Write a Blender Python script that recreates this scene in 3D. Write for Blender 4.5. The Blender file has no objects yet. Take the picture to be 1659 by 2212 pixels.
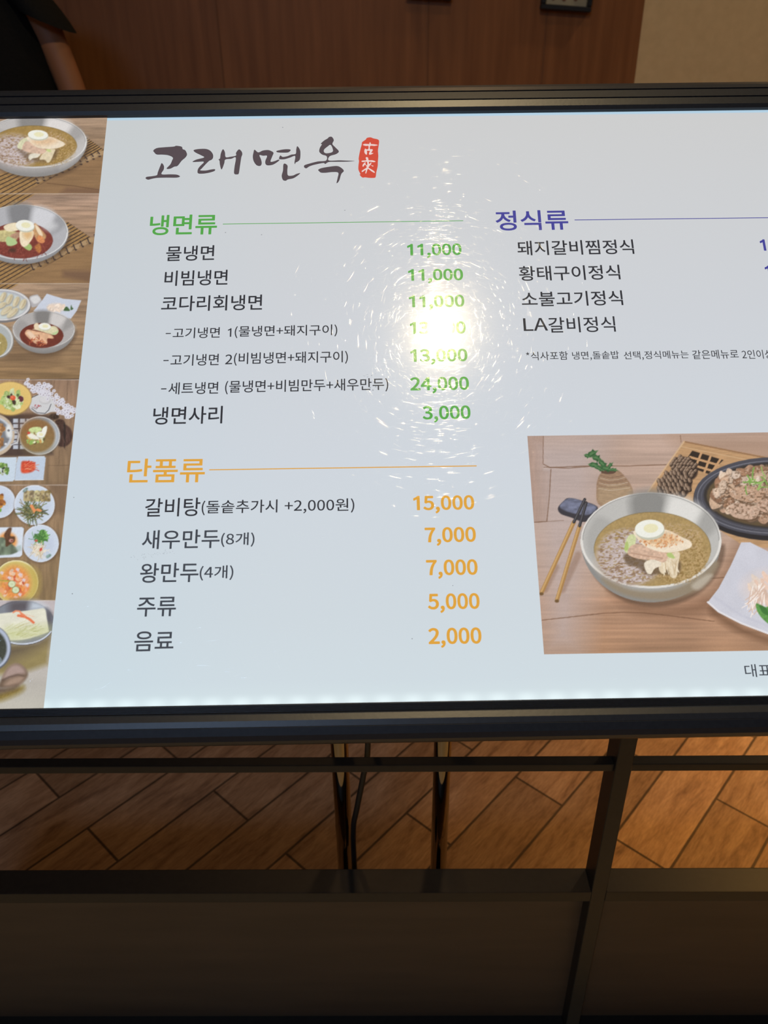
import bpy, bmesh, math
import numpy as np
from mathutils import Vector, Matrix

S = bpy.context.scene
COL = S.collection
PI = math.pi

# ------------------------------------------------------------------ camera
CAM_R = np.array([[0.99985302, 0.01567862, -0.00693655],
                  [-0.01372094, 0.48918574, -0.8720717],
                  [-0.01027962, 0.8720387, 0.48932896]])      # pitched 29.3 deg down, rolled 0.7 deg
CAM_C = np.array([0.0, 0.0, 1.2])
FPX, CX, CY = 1670.0, 829.5, 1106.0
cam = bpy.data.cameras.new('camera')
cam.sensor_fit = 'HORIZONTAL'
cam.sensor_width = 24.0
cam.lens = 24.0 * FPX / 1659.0
cam.clip_start = 0.02
cam.dof.use_dof = True
cam.dof.focus_distance = 0.74
cam.dof.aperture_fstop = 7.5
cam_o = bpy.data.objects.new('camera', cam)
COL.objects.link(cam_o)
M4 = Matrix.Identity(4)
for i in range(3):
    for j in range(3):
        M4[i][j] = CAM_R[i][j]
    M4[i][3] = CAM_C[i]
cam_o.matrix_world = M4
S.camera = cam_o

# ------------------------------------------------------------------ world, exposure
S.view_settings.view_transform = 'Standard'
S.view_settings.look = 'None'
S.view_settings.exposure = 0.0
S.view_settings.gamma = 1.0
S.view_settings.use_curve_mapping = False
W = bpy.data.worlds.new('world')
S.world = W
W.use_nodes = True
W.node_tree.nodes['Background'].inputs[0].default_value = (1.0, 0.66, 0.36, 1)
W.node_tree.nodes['Background'].inputs[1].default_value = 0.022
try:
    S.cycles.use_denoising = True
    S.cycles.max_bounces = 8
    S.cycles.sample_clamp_indirect = 4.0
except Exception:
    pass

# lamps: name, position, aim point, watts, disc radius, colour, spread deg (each gets a ceiling fitting further down)
LAMPS = [
    ('entrance', (0.190, 0.294, 2.592), (0.15, 0.25, 0.0), 16.0, 0.023, (1.0, 0.77, 0.43), 150),
    ('dining',   (1.70, 1.60, 2.592), (1.10, 0.95, 0.0), 8.0, 0.05, (1.0, 0.52, 0.13), 42),
    ('aisle',    (0.25, 1.55, 2.592), (0.10, 1.30, 0.0), 1.7, 0.05, (1.0, 0.62, 0.30), 110),
    ('wallside', (1.45, 2.05, 2.592), (1.20, 2.38, 1.0), 5.0, 0.05, (1.0, 0.70, 0.38), 120),
    ('left',     (-0.25, 2.18, 2.592), (-0.30, 2.38, 0.8), 1.5, 0.05, (1.0, 0.58, 0.22), 120),
    ('added_cool_fill',  (-0.75, -1.55, 2.592), (-0.30, 0.45, 0.75), 15.0, 0.36, (0.36, 0.60, 1.0), 120),  # added unseen fill behind the viewer, puts a blue sheen on the frame
]

# ------------------------------------------------------------------ the sign's own frame: x along the sign, y up its slope, z out of its face
TILT = math.radians(43.79)
SN = np.array([0, -math.sin(TILT), math.cos(TILT)])
SV = np.array([0, math.cos(TILT), math.sin(TILT)])
SO = np.array([0.002, 0.451, 0.7776])
SIGN_M = Matrix.Translation(Vector(SO)) @ Matrix.Rotation(TILT, 4, 'X')

def ray(px, py):
    return CAM_R @ np.array([(px - CX) / FPX, -(py - CY) / FPX, -1.0])

def UV(px, py):
    """where a point of the photograph lies on the sign's face (metres)"""
    r = ray(px, py)
    t = ((SO - CAM_C) @ SN) / (r @ SN)
    p = CAM_C + r * t - SO
    return float(p[0]), float(p @ SV)

def unUV(u, v):
    """vectorised inverse of UV"""
    p = SO + np.stack([u, np.zeros_like(u), np.zeros_like(u)], -1) + v[..., None] * SV
    c = (p - CAM_C) @ CAM_R
    return CX + FPX * c[..., 0] / -c[..., 2], CY - FPX * c[..., 1] / -c[..., 2]

# ------------------------------------------------------------------ helpers
def lin(c):
    c = np.asarray(c, float) / 255.0
    return np.where(c <= 0.04045, c / 12.92, ((c + 0.055) / 1.055) ** 2.4)

def L4(r, g, b):
    x = lin((r, g, b))
    return (float(x[0]), float(x[1]), float(x[2]), 1.0)

def mat(name):
    m = bpy.data.materials.new(name)
    m.use_nodes = True
    return m, m.node_tree.nodes, m.node_tree.links, m.node_tree.nodes['Principled BSDF']

def simple(name, rgb, rough=0.5, metal=0.0, spec=0.5):
    m, n, l, b = mat(name)
    b.inputs['Base Color'].default_value = L4(*rgb)
    b.inputs['Roughness'].default_value = rough
    b.inputs['Metallic'].default_value = metal
    b.inputs['Specular IOR Level'].default_value = spec
    return m

def tag(o, label=None, cat=None, group=None, kind=None):
    if label: o['label'] = label
    if cat: o['category'] = cat
    if group: o['group'] = group
    if kind: o['kind'] = kind
    return o

def empty(name, loc=(0, 0, 0)):
    o = bpy.data.objects.new(name, None)
    o.location = loc
    o.empty_display_size = 0.05
    COL.objects.link(o)
    return o

def link(name, me, m, parent=None):
    o = bpy.data.objects.new(name, me)
    if m is not None:
        me.materials.append(m)
    COL.objects.link(o)
    if parent is not None:
        o.parent = parent
    return o

def from_bm(name, bm, m, parent=None, smooth=False):
    me = bpy.data.meshes.new(name)
    bmesh.ops.recalc_face_normals(bm, faces=bm.faces)
    if smooth:
        for f in bm.faces: f.smooth = True
    bm.to_mesh(me)
    bm.free()
    return link(name, me, m, parent)

def bm_box(bm, c, d, bevel=0.0, seg=2):
    r = bmesh.ops.create_cube(bm, size=1.0)
    vs = r['verts']
    for v in vs:
        v.co = Vector((c[0] + v.co.x * d[0], c[1] + v.co.y * d[1], c[2] + v.co.z * d[2]))
    if bevel:
        es = list({e for v in vs for e in v.link_edges})
        bmesh.ops.bevel(bm, geom=es, offset=bevel, segments=seg, profile=0.7, affect='EDGES')

def box(name, c, d, m, parent=None, bevel=0.0, seg=2):
    bm = bmesh.new()
    bm_box(bm, c, d, bevel, seg)
    return from_bm(name, bm, m, parent)

def tube_bm(bm, pts, r, n=16):
    pts = [Vector(p) for p in pts]
    rings = []
    rr = r if isinstance(r, (list, tuple)) else [r] * len(pts)
    for i, p in enumerate(pts):
        t = (pts[min(i + 1, len(pts) - 1)] - pts[max(i - 1, 0)]).normalized()
        a = Vector((0, 0, 1)) if abs(t.z) < 0.9 else Vector((1, 0, 0))
        x = t.cross(a).normalized()
        y = t.cross(x)
        rings.append([bm.verts.new(p + (x * math.cos(k * 2 * PI / n) + y * math.sin(k * 2 * PI / n)) * rr[i]) for k in range(n)])
    for a, b in zip(rings, rings[1:]):
        for k in range(n):
            bm.faces.new((a[k], a[(k + 1) % n], b[(k + 1) % n], b[k]))
    bm.faces.new(rings[0][::-1])
    bm.faces.new(rings[-1])

def tube(name, pts, r, m, parent=None, n=16):
    bm = bmesh.new()
    tube_bm(bm, pts, r, n)
    return from_bm(name, bm, m, parent, smooth=True)

def extrude_x(name, profile, x0, x1, m, parent=None, smooth_from=None):
    """a constant profile (y, z) drawn along x, with end caps"""
    bm = bmesh.new()
    a = [bm.verts.new((x0, y, z)) for y, z in profile]
    b = [bm.verts.new((x1, y, z)) for y, z in profile]
    n = len(profile)
    for k in range(n):
        bm.faces.new((a[k], a[(k + 1) % n], b[(k + 1) % n], b[k]))
    bm.faces.new(a[::-1])
    bm.faces.new(b)
    return from_bm(name, bm, m, parent)

def catmull(pts, n=6, closed=True):
    pts = np.asarray(pts, float)
    out = []
    N = len(pts)
    rng = range(N) if closed else range(N - 1)
    for i in rng:
        if closed:
            p0, p1, p2, p3 = pts[i - 1], pts[i], pts[(i + 1) % N], pts[(i + 2) % N]
        else:
            p0, p1, p2, p3 = pts[max(i - 1, 0)], pts[i], pts[i + 1], pts[min(i + 2, N - 1)]
        for k in range(n):
            t = k / n
            out.append(0.5 * ((2 * p1) + (-p0 + p2) * t + (2 * p0 - 5 * p1 + 4 * p2 - p3) * t * t + (-p0 + 3 * p1 - 3 * p2 + p3) * t ** 3))
    if not closed:
        out.append(pts[-1])
    return np.array(out)

# ------------------------------------------------------------------ materials of the place
def mat_floor():
    m, n, l, b = mat('wood_look_tile')
    g = n.new('ShaderNodeNewGeometry')
    rot = n.new('ShaderNodeVectorRotate'); rot.rotation_type = 'Z_AXIS'
    rot.inputs['Angle'].default_value = math.radians(-47.2)
    l.new(g.outputs['Position'], rot.inputs['Vector'])
    off = n.new('ShaderNodeVectorMath'); off.operation = 'SUBTRACT'
    off.inputs[1].default_value = (0.3375 + 0.0, 0.1 * 0.1046, 0)
    l.new(rot.outputs[0], off.inputs[0])
    br = n.new('ShaderNodeTexBrick')
    br.offset = 0.5; br.offset_frequency = 2; br.squash = 1.0
    br.inputs['Scale'].default_value = 1.0
    br.inputs['Brick Width'].default_value = 0.415
    br.inputs['Row Height'].default_value = 0.1046
    br.inputs['Mortar Size'].default_value = 0.0026
    br.inputs['Mortar Smooth'].default_value = 0.25
    br.inputs['Bias'].default_value = 0.0
    br.inputs['Color1'].default_value = (0.75, 0.75, 0.75, 1)
    br.inputs['Color2'].default_value = (1.1, 1.1, 1.1, 1)
    br.inputs['Mortar'].default_value = (0.2, 0.2, 0.2, 1)
    l.new(off.outputs[0], br.inputs['Vector'])
    # grain: noise stretched along the planks
    st = n.new('ShaderNodeVectorMath'); st.operation = 'MULTIPLY'
    st.inputs[1].default_value = (1.0, 5.0, 1.0)
    l.new(off.outputs[0], st.inputs[0])
    n1 = n.new('ShaderNodeTexNoise'); n1.inputs['Scale'].default_value = 9; n1.inputs['Detail'].default_value = 6; n1.inputs['Roughness'].default_value = 0.65; n1.inputs['Distortion'].default_value = 0.6
    l.new(st.outputs[0], n1.inputs['Vector'])
    n2 = n.new('ShaderNodeTexNoise'); n2.inputs['Scale'].default_value = 60; n2.inputs['Detail'].default_value = 4
    l.new(st.outputs[0], n2.inputs['Vector'])
    cr = n.new('ShaderNodeValToRGB')
    e = cr.color_ramp.elements
    e[0].position = 0.30; e[0].color = L4(122, 92, 70)
    e[1].position = 0.62; e[1].color = L4(172, 138, 108)
    x = e.new(0.45); x.color = L4(152, 118, 90)
    l.new(n1.outputs['Fac'], cr.inputs['Fac'])
    mx = n.new('ShaderNodeMix'); mx.data_type = 'RGBA'; mx.blend_type = 'MULTIPLY'; mx.inputs['Factor'].default_value = 1.0
    l.new(cr.outputs['Color'], mx.inputs[6]); l.new(br.outputs['Color'], mx.inputs[7])
    r2 = n.new('ShaderNodeMapRange'); r2.inputs['From Min'].default_value = 0.3; r2.inputs['From Max'].default_value = 0.7; r2.inputs['To Min'].default_value = 0.8; r2.inputs['To Max'].default_value = 1.15
    l.new(n2.outputs['Fac'], r2.inputs['Value'])
    mx2 = n.new('ShaderNodeMix'); mx2.data_type = 'RGBA'; mx2.blend_type = 'MULTIPLY'; mx2.inputs['Factor'].default_value = 1.0
    l.new(mx.outputs[2], mx2.inputs[6]); l.new(r2.outputs['Result'], mx2.inputs[7])
    l.new(mx2.outputs[2], b.inputs['Base Color'])
    b.inputs['Roughness'].default_value = 0.6
    b.inputs['Specular IOR Level'].default_value = 0.25
    bp = n.new('ShaderNodeBump'); bp.inputs['Strength'].default_value = 0.4; bp.inputs['Distance'].default_value = 0.002; bp.invert = True
    l.new(br.outputs['Fac'], bp.inputs['Height'])
    l.new(bp.outputs['Normal'], b.inputs['Normal'])
    return m

def mat_noisy(name, c1, c2, scale, stretch=(1, 1, 1), rough=0.6, spec=0.3, bump=0.0):
    m, n, l, b = mat(name)
    g = n.new('ShaderNodeNewGeometry')
    st = n.new('ShaderNodeVectorMath'); st.operation = 'MULTIPLY'; st.inputs[1].default_value = stretch
    l.new(g.outputs['Position'], st.inputs[0])
    t = n.new('ShaderNodeTexNoise'); t.inputs['Scale'].default_value = scale; t.inputs['Detail'].default_value = 5
    l.new(st.outputs[0], t.inputs['Vector'])
    cr = n.new('ShaderNodeValToRGB')
    cr.color_ramp.elements[0].position = 0.3; cr.color_ramp.elements[0].color = L4(*c1)
    cr.color_ramp.elements[1].position = 0.7; cr.color_ramp.elements[1].color = L4(*c2)
    l.new(t.outputs['Fac'], cr.inputs['Fac']); l.new(cr.outputs['Color'], b.inputs['Base Color'])
    b.inputs['Roughness'].default_value = rough
    b.inputs['Specular IOR Level'].default_value = spec
    if bump:
        bp = n.new('ShaderNodeBump'); bp.inputs['Strength'].default_value = bump; bp.inputs['Distance'].default_value = 0.001
        l.new(t.outputs['Fac'], bp.inputs['Height']); l.new(bp.outputs['Normal'], b.inputs['Normal'])
    return m

M_FLOOR = mat_floor()
M_FRONTFLOOR = mat_noisy('cream_stone_tile', (206, 178, 130), (218, 190, 142), 6, rough=0.45)
M_PANELWALL = mat_noisy('brown_wood_veneer', (112, 72, 44), (134, 90, 58), 5, (9, 9, 0.6), rough=0.5)
M_CREAM = mat_noisy('cream_wallpaper', (196, 178, 146), (206, 188, 156), 40, rough=0.85, spec=0.1)
M_CEIL = mat_noisy('dark_ceiling_paint', (70, 58, 46), (78, 64, 52), 10, rough=0.9, spec=0.1)
M_BLACK = mat_noisy('black_powder_coat', (22, 26, 36), (28, 32, 42), 300, rough=0.40, spec=0.40, bump=0.05)  # black coat; its blue tint stands in for bloom off the lit face
M_RAIL = mat_noisy('black_painted_steel', (34, 30, 26), (40, 35, 30), 120, rough=0.42, spec=0.35, bump=0.03)
M_DARKPANEL = mat_noisy('dark_brown_laminate', (74, 58, 42), (84, 66, 48), 3, (2, 2, 14), rough=0.5, spec=0.4)
M_CHROME = simple('chrome', (138, 130, 118), 0.06, 1.0)
M_RUBBER = simple('black_cable_rubber', (18, 18, 19), 0.5)

def structure(o):
    o['kind'] = 'structure'
    return o

# ------------------------------------------------------------------ the setting
structure(box('floor', (0, 1.515, -0.03), (6.0, 1.79, 0.06), M_FLOOR))
structure(box('floor_front', (0, -0.69, -0.03), (6.0, 2.62, 0.06), M_FRONTFLOOR))
structure(box('wall_back', (-1.1426, 2.43, 1.3), (3.7148, 0.06, 2.6), M_PANELWALL))
structure(box('wall_cream', (1.8576, 2.43, 1.3), (2.2852, 0.056, 2.6), M_CREAM))
structure(box('wall_left', (-3.03, 0.21, 1.3), (0.06, 4.42, 2.6), M_CREAM))
structure(box('wall_right', (3.03, 0.21, 1.3), (0.06, 4.42, 2.6), M_CREAM))
structure(box('ceiling', (0, 0.21, 2.63), (6.0, 4.42, 0.06), M_CEIL))
# thin joints between the veneer boards of the back wall
bm = bmesh.new()
for x in (-2.6, -2.05, -1.5, -0.95, -0.4, 0.151, 0.462):
    bm_box(bm, (x, 2.399, 1.3), (0.004, 0.002, 2.58))
structure(from_bm('trim_1', bm, simple('dark_joint', (106, 68, 42), 0.7)))

# ceiling downlights and one added cool fill, each with its own light
M_LENS = bpy.data.materials.new('lamp_lens'); M_LENS.use_nodes = True
nn = M_LENS.node_tree.nodes
nn['Principled BSDF'].inputs['Emission Color'].default_value = (1, 0.8, 0.5, 1)
nn['Principled BSDF'].inputs['Emission Strength'].default_value = 3.0
WHERE = {'added_cool_fill': 'added wide round cool fill light over the cream stone floor in front',
         'entrance': 'round recessed ceiling downlight right above the menu lightbox',
         'dining': 'round recessed ceiling downlight over the right of the wooden floor',
         'aisle': 'round recessed ceiling downlight over the floor behind the menu lightbox',
         'wallside': 'round recessed ceiling downlight beside the cream wall',
         'left': 'round recessed ceiling downlight by the left part of the brown wall'}
for nm, pos, aim, watts, rad, colr, spread in LAMPS:
    t = empty('ceiling_downlight', (pos[0], pos[1], 2.6))
    tag(t, WHERE[nm], 'ceiling light', 'ceiling downlights')
    bm = bmesh.new()
    k = 32
    ra = [bm.verts.new((math.cos(i * 2 * PI / k) * (rad + 0.002), math.sin(i * 2 * PI / k) * (rad + 0.002), -0.003)) for i in range(k)]
    rb = [bm.verts.new((math.cos(i * 2 * PI / k) * (rad + 0.014), math.sin(i * 2 * PI / k) * (rad + 0.014), -0.006)) for i in range(k)]
    rc = [bm.verts.new((math.cos(i * 2 * PI / k) * (rad + 0.018), math.sin(i * 2 * PI / k) * (rad + 0.018), 0.0)) for i in range(k)]
    for i in range(k):
        j = (i + 1) % k
        bm.faces.new((ra[i], ra[j], rb[j], rb[i])); bm.faces.new((rb[i], rb[j], rc[j], rc[i]))
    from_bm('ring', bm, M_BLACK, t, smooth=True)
    bm = bmesh.new()
    bmesh.ops.create_circle(bm, cap_ends=True, radius=rad, segments=k, matrix=Matrix.Translation((0, 0, -0.004)))
    from_bm('lens', bm, M_LENS, t)
    ld = bpy.data.lights.new('lamp_' + nm, 'AREA')
    ld.shape = 'DISK'; ld.size = rad * 2; ld.energy = watts; ld.color = colr; ld.spread = math.radians(spread)
    lo = bpy.data.objects.new('lamp_' + nm, ld)
    lo.location = pos
    lo.rotation_euler = (Vector(aim) - Vector(pos)).to_track_quat('-Z', 'Y').to_euler()
    COL.objects.link(lo)

# ================================================================== the menu lightbox
SIGN = empty('menu_lightbox')
SIGN.matrix_world = SIGN_M
tag(SIGN, 'slanted backlit white menu board in a black frame standing on two chrome posts', 'menu board')
U0, U1 = -0.3965, 0.470            # inner width of the lit face
V1 = 0.5650                        # inner height
def emit_print(name, rgb=None, attr=None, build=None):
    """ink or paper on the glossy lit face: light from behind plus the gloss of the acrylic"""
    m, n, l, b = mat(name)
    b.inputs['Base Color'].default_value = (0.02, 0.02, 0.02, 1)
    b.inputs['Roughness'].default_value = 0.17
    b.inputs['Specular IOR Level'].default_value = 0.07
    b.inputs['Coat Weight'].default_value = 1.0
    b.inputs['Coat Roughness'].default_value = 0.03
    b.inputs['Emission Strength'].default_value = 1.0
    if rgb: b.inputs['Emission Color'].default_value = L4(*rgb)
    if attr:
        a = n.new('ShaderNodeAttribute'); a.attribute_name = attr
        l.new(a.outputs['Color'], b.inputs['Emission Color'])
    if build: build(n, l, b)
    return m

def panel_nodes(n, l, b):
    tc = n.new('ShaderNodeTexCoord')
    sx = n.new('ShaderNodeSeparateXYZ'); l.new(tc.outputs['Object'], sx.inputs[0])
    def math_(op, a, c=None, clamp=False):
        k = n.new('ShaderNodeMath'); k.operation = op; k.use_clamp = clamp
        for i, v in enumerate((a, c)):
            if v is None: continue
            if isinstance(v, (int, float)): k.inputs[i].default_value = v
            else: l.new(v, k.inputs[i])
        return k.outputs[0]
    v01 = math_('DIVIDE', sx.outputs['Y'], V1)
    cr = n.new('ShaderNodeValToRGB'); l.new(v01, cr.inputs['Fac'])
    el = cr.color_ramp.elements
    el[0].position = 0.0; el[0].color = L4(214, 228, 233)
    el[1].position = 0.98; el[1].color = L4(208, 209, 210)
    for p, c in ((0.03, (210, 222, 229)), (0.12, (209, 219, 226)), (0.35, (209, 216, 224)), (0.6, (208, 212, 218))):
        e = el.new(p); e.color = L4(*c)
    # the left side runs a little cooler
    lf = n.new('ShaderNodeMapRange'); lf.interpolation_type = 'SMOOTHSTEP'
    lf.inputs['From Min'].default_value = -0.05; lf.inputs['From Max'].default_value = -0.30
    lf.inputs['To Min'].default_value = 0; lf.inputs['To Max'].default_value = 1
    l.new(sx.outputs['X'], lf.inputs['Value'])
    mx = n.new('ShaderNodeMix'); mx.data_type = 'RGBA'; mx.blend_type = 'MULTIPLY'
    l.new(math_('MULTIPLY', lf.outputs['Result'], 0.8), mx.inputs['Factor'])
    l.new(cr.outputs['Color'], mx.inputs[6]); mx.inputs[7].default_value = (0.92, 0.985, 1.01, 1)
    # row of LEDs along the lower edge, one pale scallop each, and a thin spill under the upper rail
    led = math_('COSINE', math_('MULTIPLY', sx.outputs['X'], 2 * PI / 0.0222))
    near = n.new('ShaderNodeMapRange'); near.interpolation_type = 'SMOOTHERSTEP'
    near.inputs['From Min'].default_value = 0.010; near.inputs['From Max'].default_value = 0.0
    l.new(sx.outputs['Y'], near.inputs['Value'])
    glow = math_('MULTIPLY', near.outputs['Result'], math_('ADD', math_('MULTIPLY', led, 0.06), 0.13))
    ad = n.new('ShaderNodeMix'); ad.data_type = 'RGBA'; ad.blend_type = 'ADD'; ad.inputs['Factor'].default_value = 1.0
    sc = n.new('ShaderNodeMix'); sc.data_type = 'RGBA'; sc.blend_type = 'MULTIPLY'; sc.inputs['Factor'].default_value = 1.0
    sc.inputs[6].default_value = (0.86, 1.0, 0.96, 1); l.new(glow, sc.inputs[7])
    l.new(mx.outputs[2], ad.inputs[6]); l.new(sc.outputs[2], ad.inputs[7])
    top = n.new('ShaderNodeMapRange'); top.inputs['From Min'].default_value = 0.5615; top.inputs['From Max'].default_value = 0.5625
    l.new(sx.outputs['Y'], top.inputs['Value'])
    tm = n.new('ShaderNodeMix'); tm.data_type = 'RGBA'
    l.new(top.outputs['Result'], tm.inputs['Factor']); l.new(ad.outputs[2], tm.inputs[6]); tm.inputs[7].default_value = L4(182, 212, 232)
    l.new(tm.outputs[2], b.inputs['Emission Color'])

M_PANEL = emit_print('backlit_white_acrylic', build=panel_nodes)
M_PHOTO = emit_print('backlit_photo_print', attr='ink')

bm = bmesh.new()
bm_box(bm, ((U0 + U1) / 2, V1 / 2, -0.0015), (U1 - U0 + 0.01, V1 + 0.004, 0.003))
PANEL = from_bm('menu_panel', bm, M_PANEL, SIGN)
PANEL['label'] = 'lit white acrylic face printed with menu text and food photos'

# frame rails: convex snap-frame profiles
def top_rail():
    p = [(V1, -0.03), (V1, 0.0035), (V1 + 0.003, 0.0058)]
    for g in (0.0105, 0.0205):
        p += [(V1 + g - 0.0008, 0.0072), (V1 + g - 0.0003, 0.0058), (V1 + g + 0.0003, 0.0058), (V1 + g + 0.0008, 0.0072)]
    p += [(V1 + 0.026, 0.0066), (V1 + 0.0305, 0.0046), (V1 + 0.0335, 0.0010), (V1 + 0.0345, -0.004), (V1 + 0.0345, -0.05), (V1, -0.05)]
    return p
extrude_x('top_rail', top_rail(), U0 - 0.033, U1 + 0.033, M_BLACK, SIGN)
def bottom_rail():
    p = [(0.0, -0.05), (0.0, 0.0022)]
    y = -0.0004
    for k in range(6):                                   # fine ribs beside the lit face
        p += [(y, 0.0026), (y - 0.0005, 0.0032), (y - 0.0008, 0.0026)]
        y -= 0.00105
    p += [(y, 0.0045), (y - 0.001, 0.0062), (-0.0125, 0.0074), (-0.0170, 0.0071), (-0.0173, 0.0067), (-0.0176, 0.0069), (-0.0235, 0.0052), (-0.0275, 0.0022), (-0.0295, -0.003), (-0.0300, -0.012), (-0.0300, -0.05)]
    return p
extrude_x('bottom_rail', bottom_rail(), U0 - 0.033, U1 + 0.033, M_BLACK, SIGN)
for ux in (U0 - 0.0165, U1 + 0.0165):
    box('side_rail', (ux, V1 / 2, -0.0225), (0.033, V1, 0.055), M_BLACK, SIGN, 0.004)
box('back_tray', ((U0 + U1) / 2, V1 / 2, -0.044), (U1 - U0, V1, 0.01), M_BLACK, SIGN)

# ------------------------------------------------------------------ lettering
# outlines of the menu's characters: advance, then splines of (left handle, point, right handle) in font units
GLYPHS = {}
GLYPHS['('] = [118, [[[51,-16,84,-69,90,-66],[97,-63,103,-60,73,-10],[59,49,59,109,59,168],[73,227,103,277,97,280],[90,283,84,286,51,234],[32,178,32,109,32,40]]]]
GLYPHS[')'] = [118, [[[28,-66,35,-69,67,-16],[86,40,86,109,86,178],[67,234,35,286,28,283],[21,280,15,277,45,227],[60,168,60,109,60,49],[45,-10,15,-60,21,-63]]]]
GLYPHS['*'] = [164, [[[49,169,54,165,63,176],[73,187,82,198,91,187],[100,176,109,165,114,169],[120,172,125,176,117,188],[110,200,102,213,115,218],[128,223,140,229,138,235],[136,241,134,246,121,243],[108,240,95,237,93,251],[92,265,91,279,85,279],[78,279,72,279,71,265],[70,250,69,236,55,240],[42,243,29,246,27,241],[25,235,23,229,35,223],[48,218,61,213,53,200],[46,188,39,176,44,172]]]]
GLYPHS['+'] = [194, [[[84,66,84,41,93,41],[101,41,110,41,110,66],[110,92,110,117,134,117],[158,117,181,117,181,125],[181,133,181,141,158,141],[134,141,110,141,110,167],[110,192,110,218,101,218],[93,218,84,218,84,192],[84,167,84,141,61,141],[37,141,13,141,13,133],[13,125,13,117,37,117],[61,117,84,117,84,92]]]]
GLYPHS[','] = [97, [[[24,-60,26,-67,58,-53],[77,-27,77,7,77,30],[67,44,50,44,37,44],[26,36,26,22,26,8],[37,-1,50,-1,51,-1],[52,0,54,0,53,-21],[40,-38,19,-48,21,-54]]]]
GLYPHS['-'] = [121, [[[16,94,16,86,46,86],[76,86,106,86,106,94],[106,102,106,110,76,110],[46,110,16,110,16,102]]]]
GLYPHS['.'] = [97, [[[36,-5,49,-5,61,-5],[72,5,72,20,72,34],[61,44,49,44,36,44],[26,34,26,20,26,5]]]]
GLYPHS['0'] = [194, [[[48,-5,97,-5,146,-5],[177,40,177,129,177,218],[146,261,97,261,48,261],[18,218,18,129,18,40]],
 [[126,21,97,21,68,21],[48,54,48,129,48,204],[68,236,97,236,126,236],[146,204,146,129,146,54]]]]
GLYPHS['1'] = [194, [[[31,9,31,0,78,0],[125,0,172,0,172,9],[172,18,172,27,154,27],[137,27,120,27,120,103],[120,180,120,257,112,257],[104,257,96,257,82,249],[65,243,42,238,42,232],[42,225,42,218,58,218],[73,218,88,218,88,154],[88,90,88,27,69,27],[50,27,31,27,31,18]]]]
GLYPHS['2'] = [194, [[[15,6,15,0,69,0],[123,0,177,0,177,9],[177,18,177,28,153,28],[129,28,106,28,93,28],[77,26,64,25,124,82],[165,134,165,186,165,231],[136,261,90,261,57,261],[35,246,14,224,20,218],[26,212,33,206,47,223],[65,235,86,235,118,235],[133,214,133,185,133,140],[96,89,15,19,15,13]]]]
GLYPHS['3'] = [194, [[[52,-5,92,-5,138,-5],[175,23,175,69,175,104],[151,126,120,134,120,134],[120,135,120,136,148,145],[166,166,166,197,166,238],[134,261,91,261,62,261],[39,248,20,231,25,224],[31,217,37,210,51,225],[69,235,90,235,117,235],[133,219,133,195,133,167],[116,146,62,146,62,137],[62,129,62,121,122,121],[142,101,142,70,142,40],[121,22,90,22,61,22],[42,36,27,51,21,45],[16,38,10,31,27,12]]]]
GLYPHS['4'] = [194, [[[119,24,119,0,129,0],[139,0,149,0,149,24],[149,47,149,71,161,71],[172,71,183,71,183,79],[183,88,183,96,172,96],[161,96,149,96,149,150],[149,203,149,257,137,257],[126,257,114,257,78,202],[43,147,7,92,7,85],[7,78,7,71,44,71],[82,71,119,71,119,47]],
 [[119,123,119,96,93,96],[67,96,40,96,60,125],[79,155,99,184,106,196],[113,209,119,222,120,222],[120,222,121,222,120,209],[119,188,119,175,119,149]]]]
GLYPHS['5'] = [194, [[[51,-5,92,-5,135,-5],[176,27,176,83,176,140],[141,165,98,165,83,165],[71,161,60,155,62,180],[64,205,67,229,99,229],[131,229,163,229,163,238],[163,248,163,257,122,257],[80,257,39,257,36,217],[33,177,30,137,36,133],[42,130,47,126,62,136],[73,141,90,141,122,141],[143,119,143,83,143,45],[119,22,89,22,59,22],[40,36,26,50,20,43],[15,36,9,29,27,12]]]]
GLYPHS['7'] = [194, [[[74,97,69,0,80,0],[92,0,103,0,107,100],[118,160,178,237,178,244],[178,250,178,257,124,257],[71,257,17,257,17,248],[17,238,17,229,59,229],[100,229,142,229,91,159]]]]
GLYPHS['8'] = [194, [[[50,-5,98,-5,146,-5],[178,25,178,62,178,97],[158,116,135,129,135,130],[135,130,135,131,150,143],[169,166,169,193,169,232],[143,261,99,261,59,261],[28,234,28,195,28,168],[44,149,63,136,63,136],[63,135,63,135,40,122],[16,98,16,64,16,24]],
 [[133,155,116,139,85,151],[57,165,57,195,57,220],[75,237,98,237,126,237],[142,217,142,191,142,172]],
 [[128,19,98,19,68,19],[44,39,44,67,44,91],[59,111,80,125,116,110],[148,97,148,63,148,37]]]]
GLYPHS['A'] = [213, [[[30,86,1,0,12,0],[23,0,34,0,42,26],[51,52,59,78,90,78],[121,78,153,78,161,52],[169,26,177,0,189,0],[200,0,211,0,182,86],[153,171,124,257,112,257],[100,257,88,257,59,171]],
 [[93,104,67,104,71,117],[75,130,79,144,89,173],[97,200,105,230,106,230],[106,230,106,230,115,201],[123,173,132,144,136,130],[141,117,145,104,119,104]]]]
GLYPHS['L'] = [190, [[[35,86,35,0,84,0],[132,0,180,0,180,9],[180,18,180,28,143,28],[105,28,68,28,68,104],[68,180,68,257,57,257],[46,257,35,257,35,171]]]]
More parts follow.
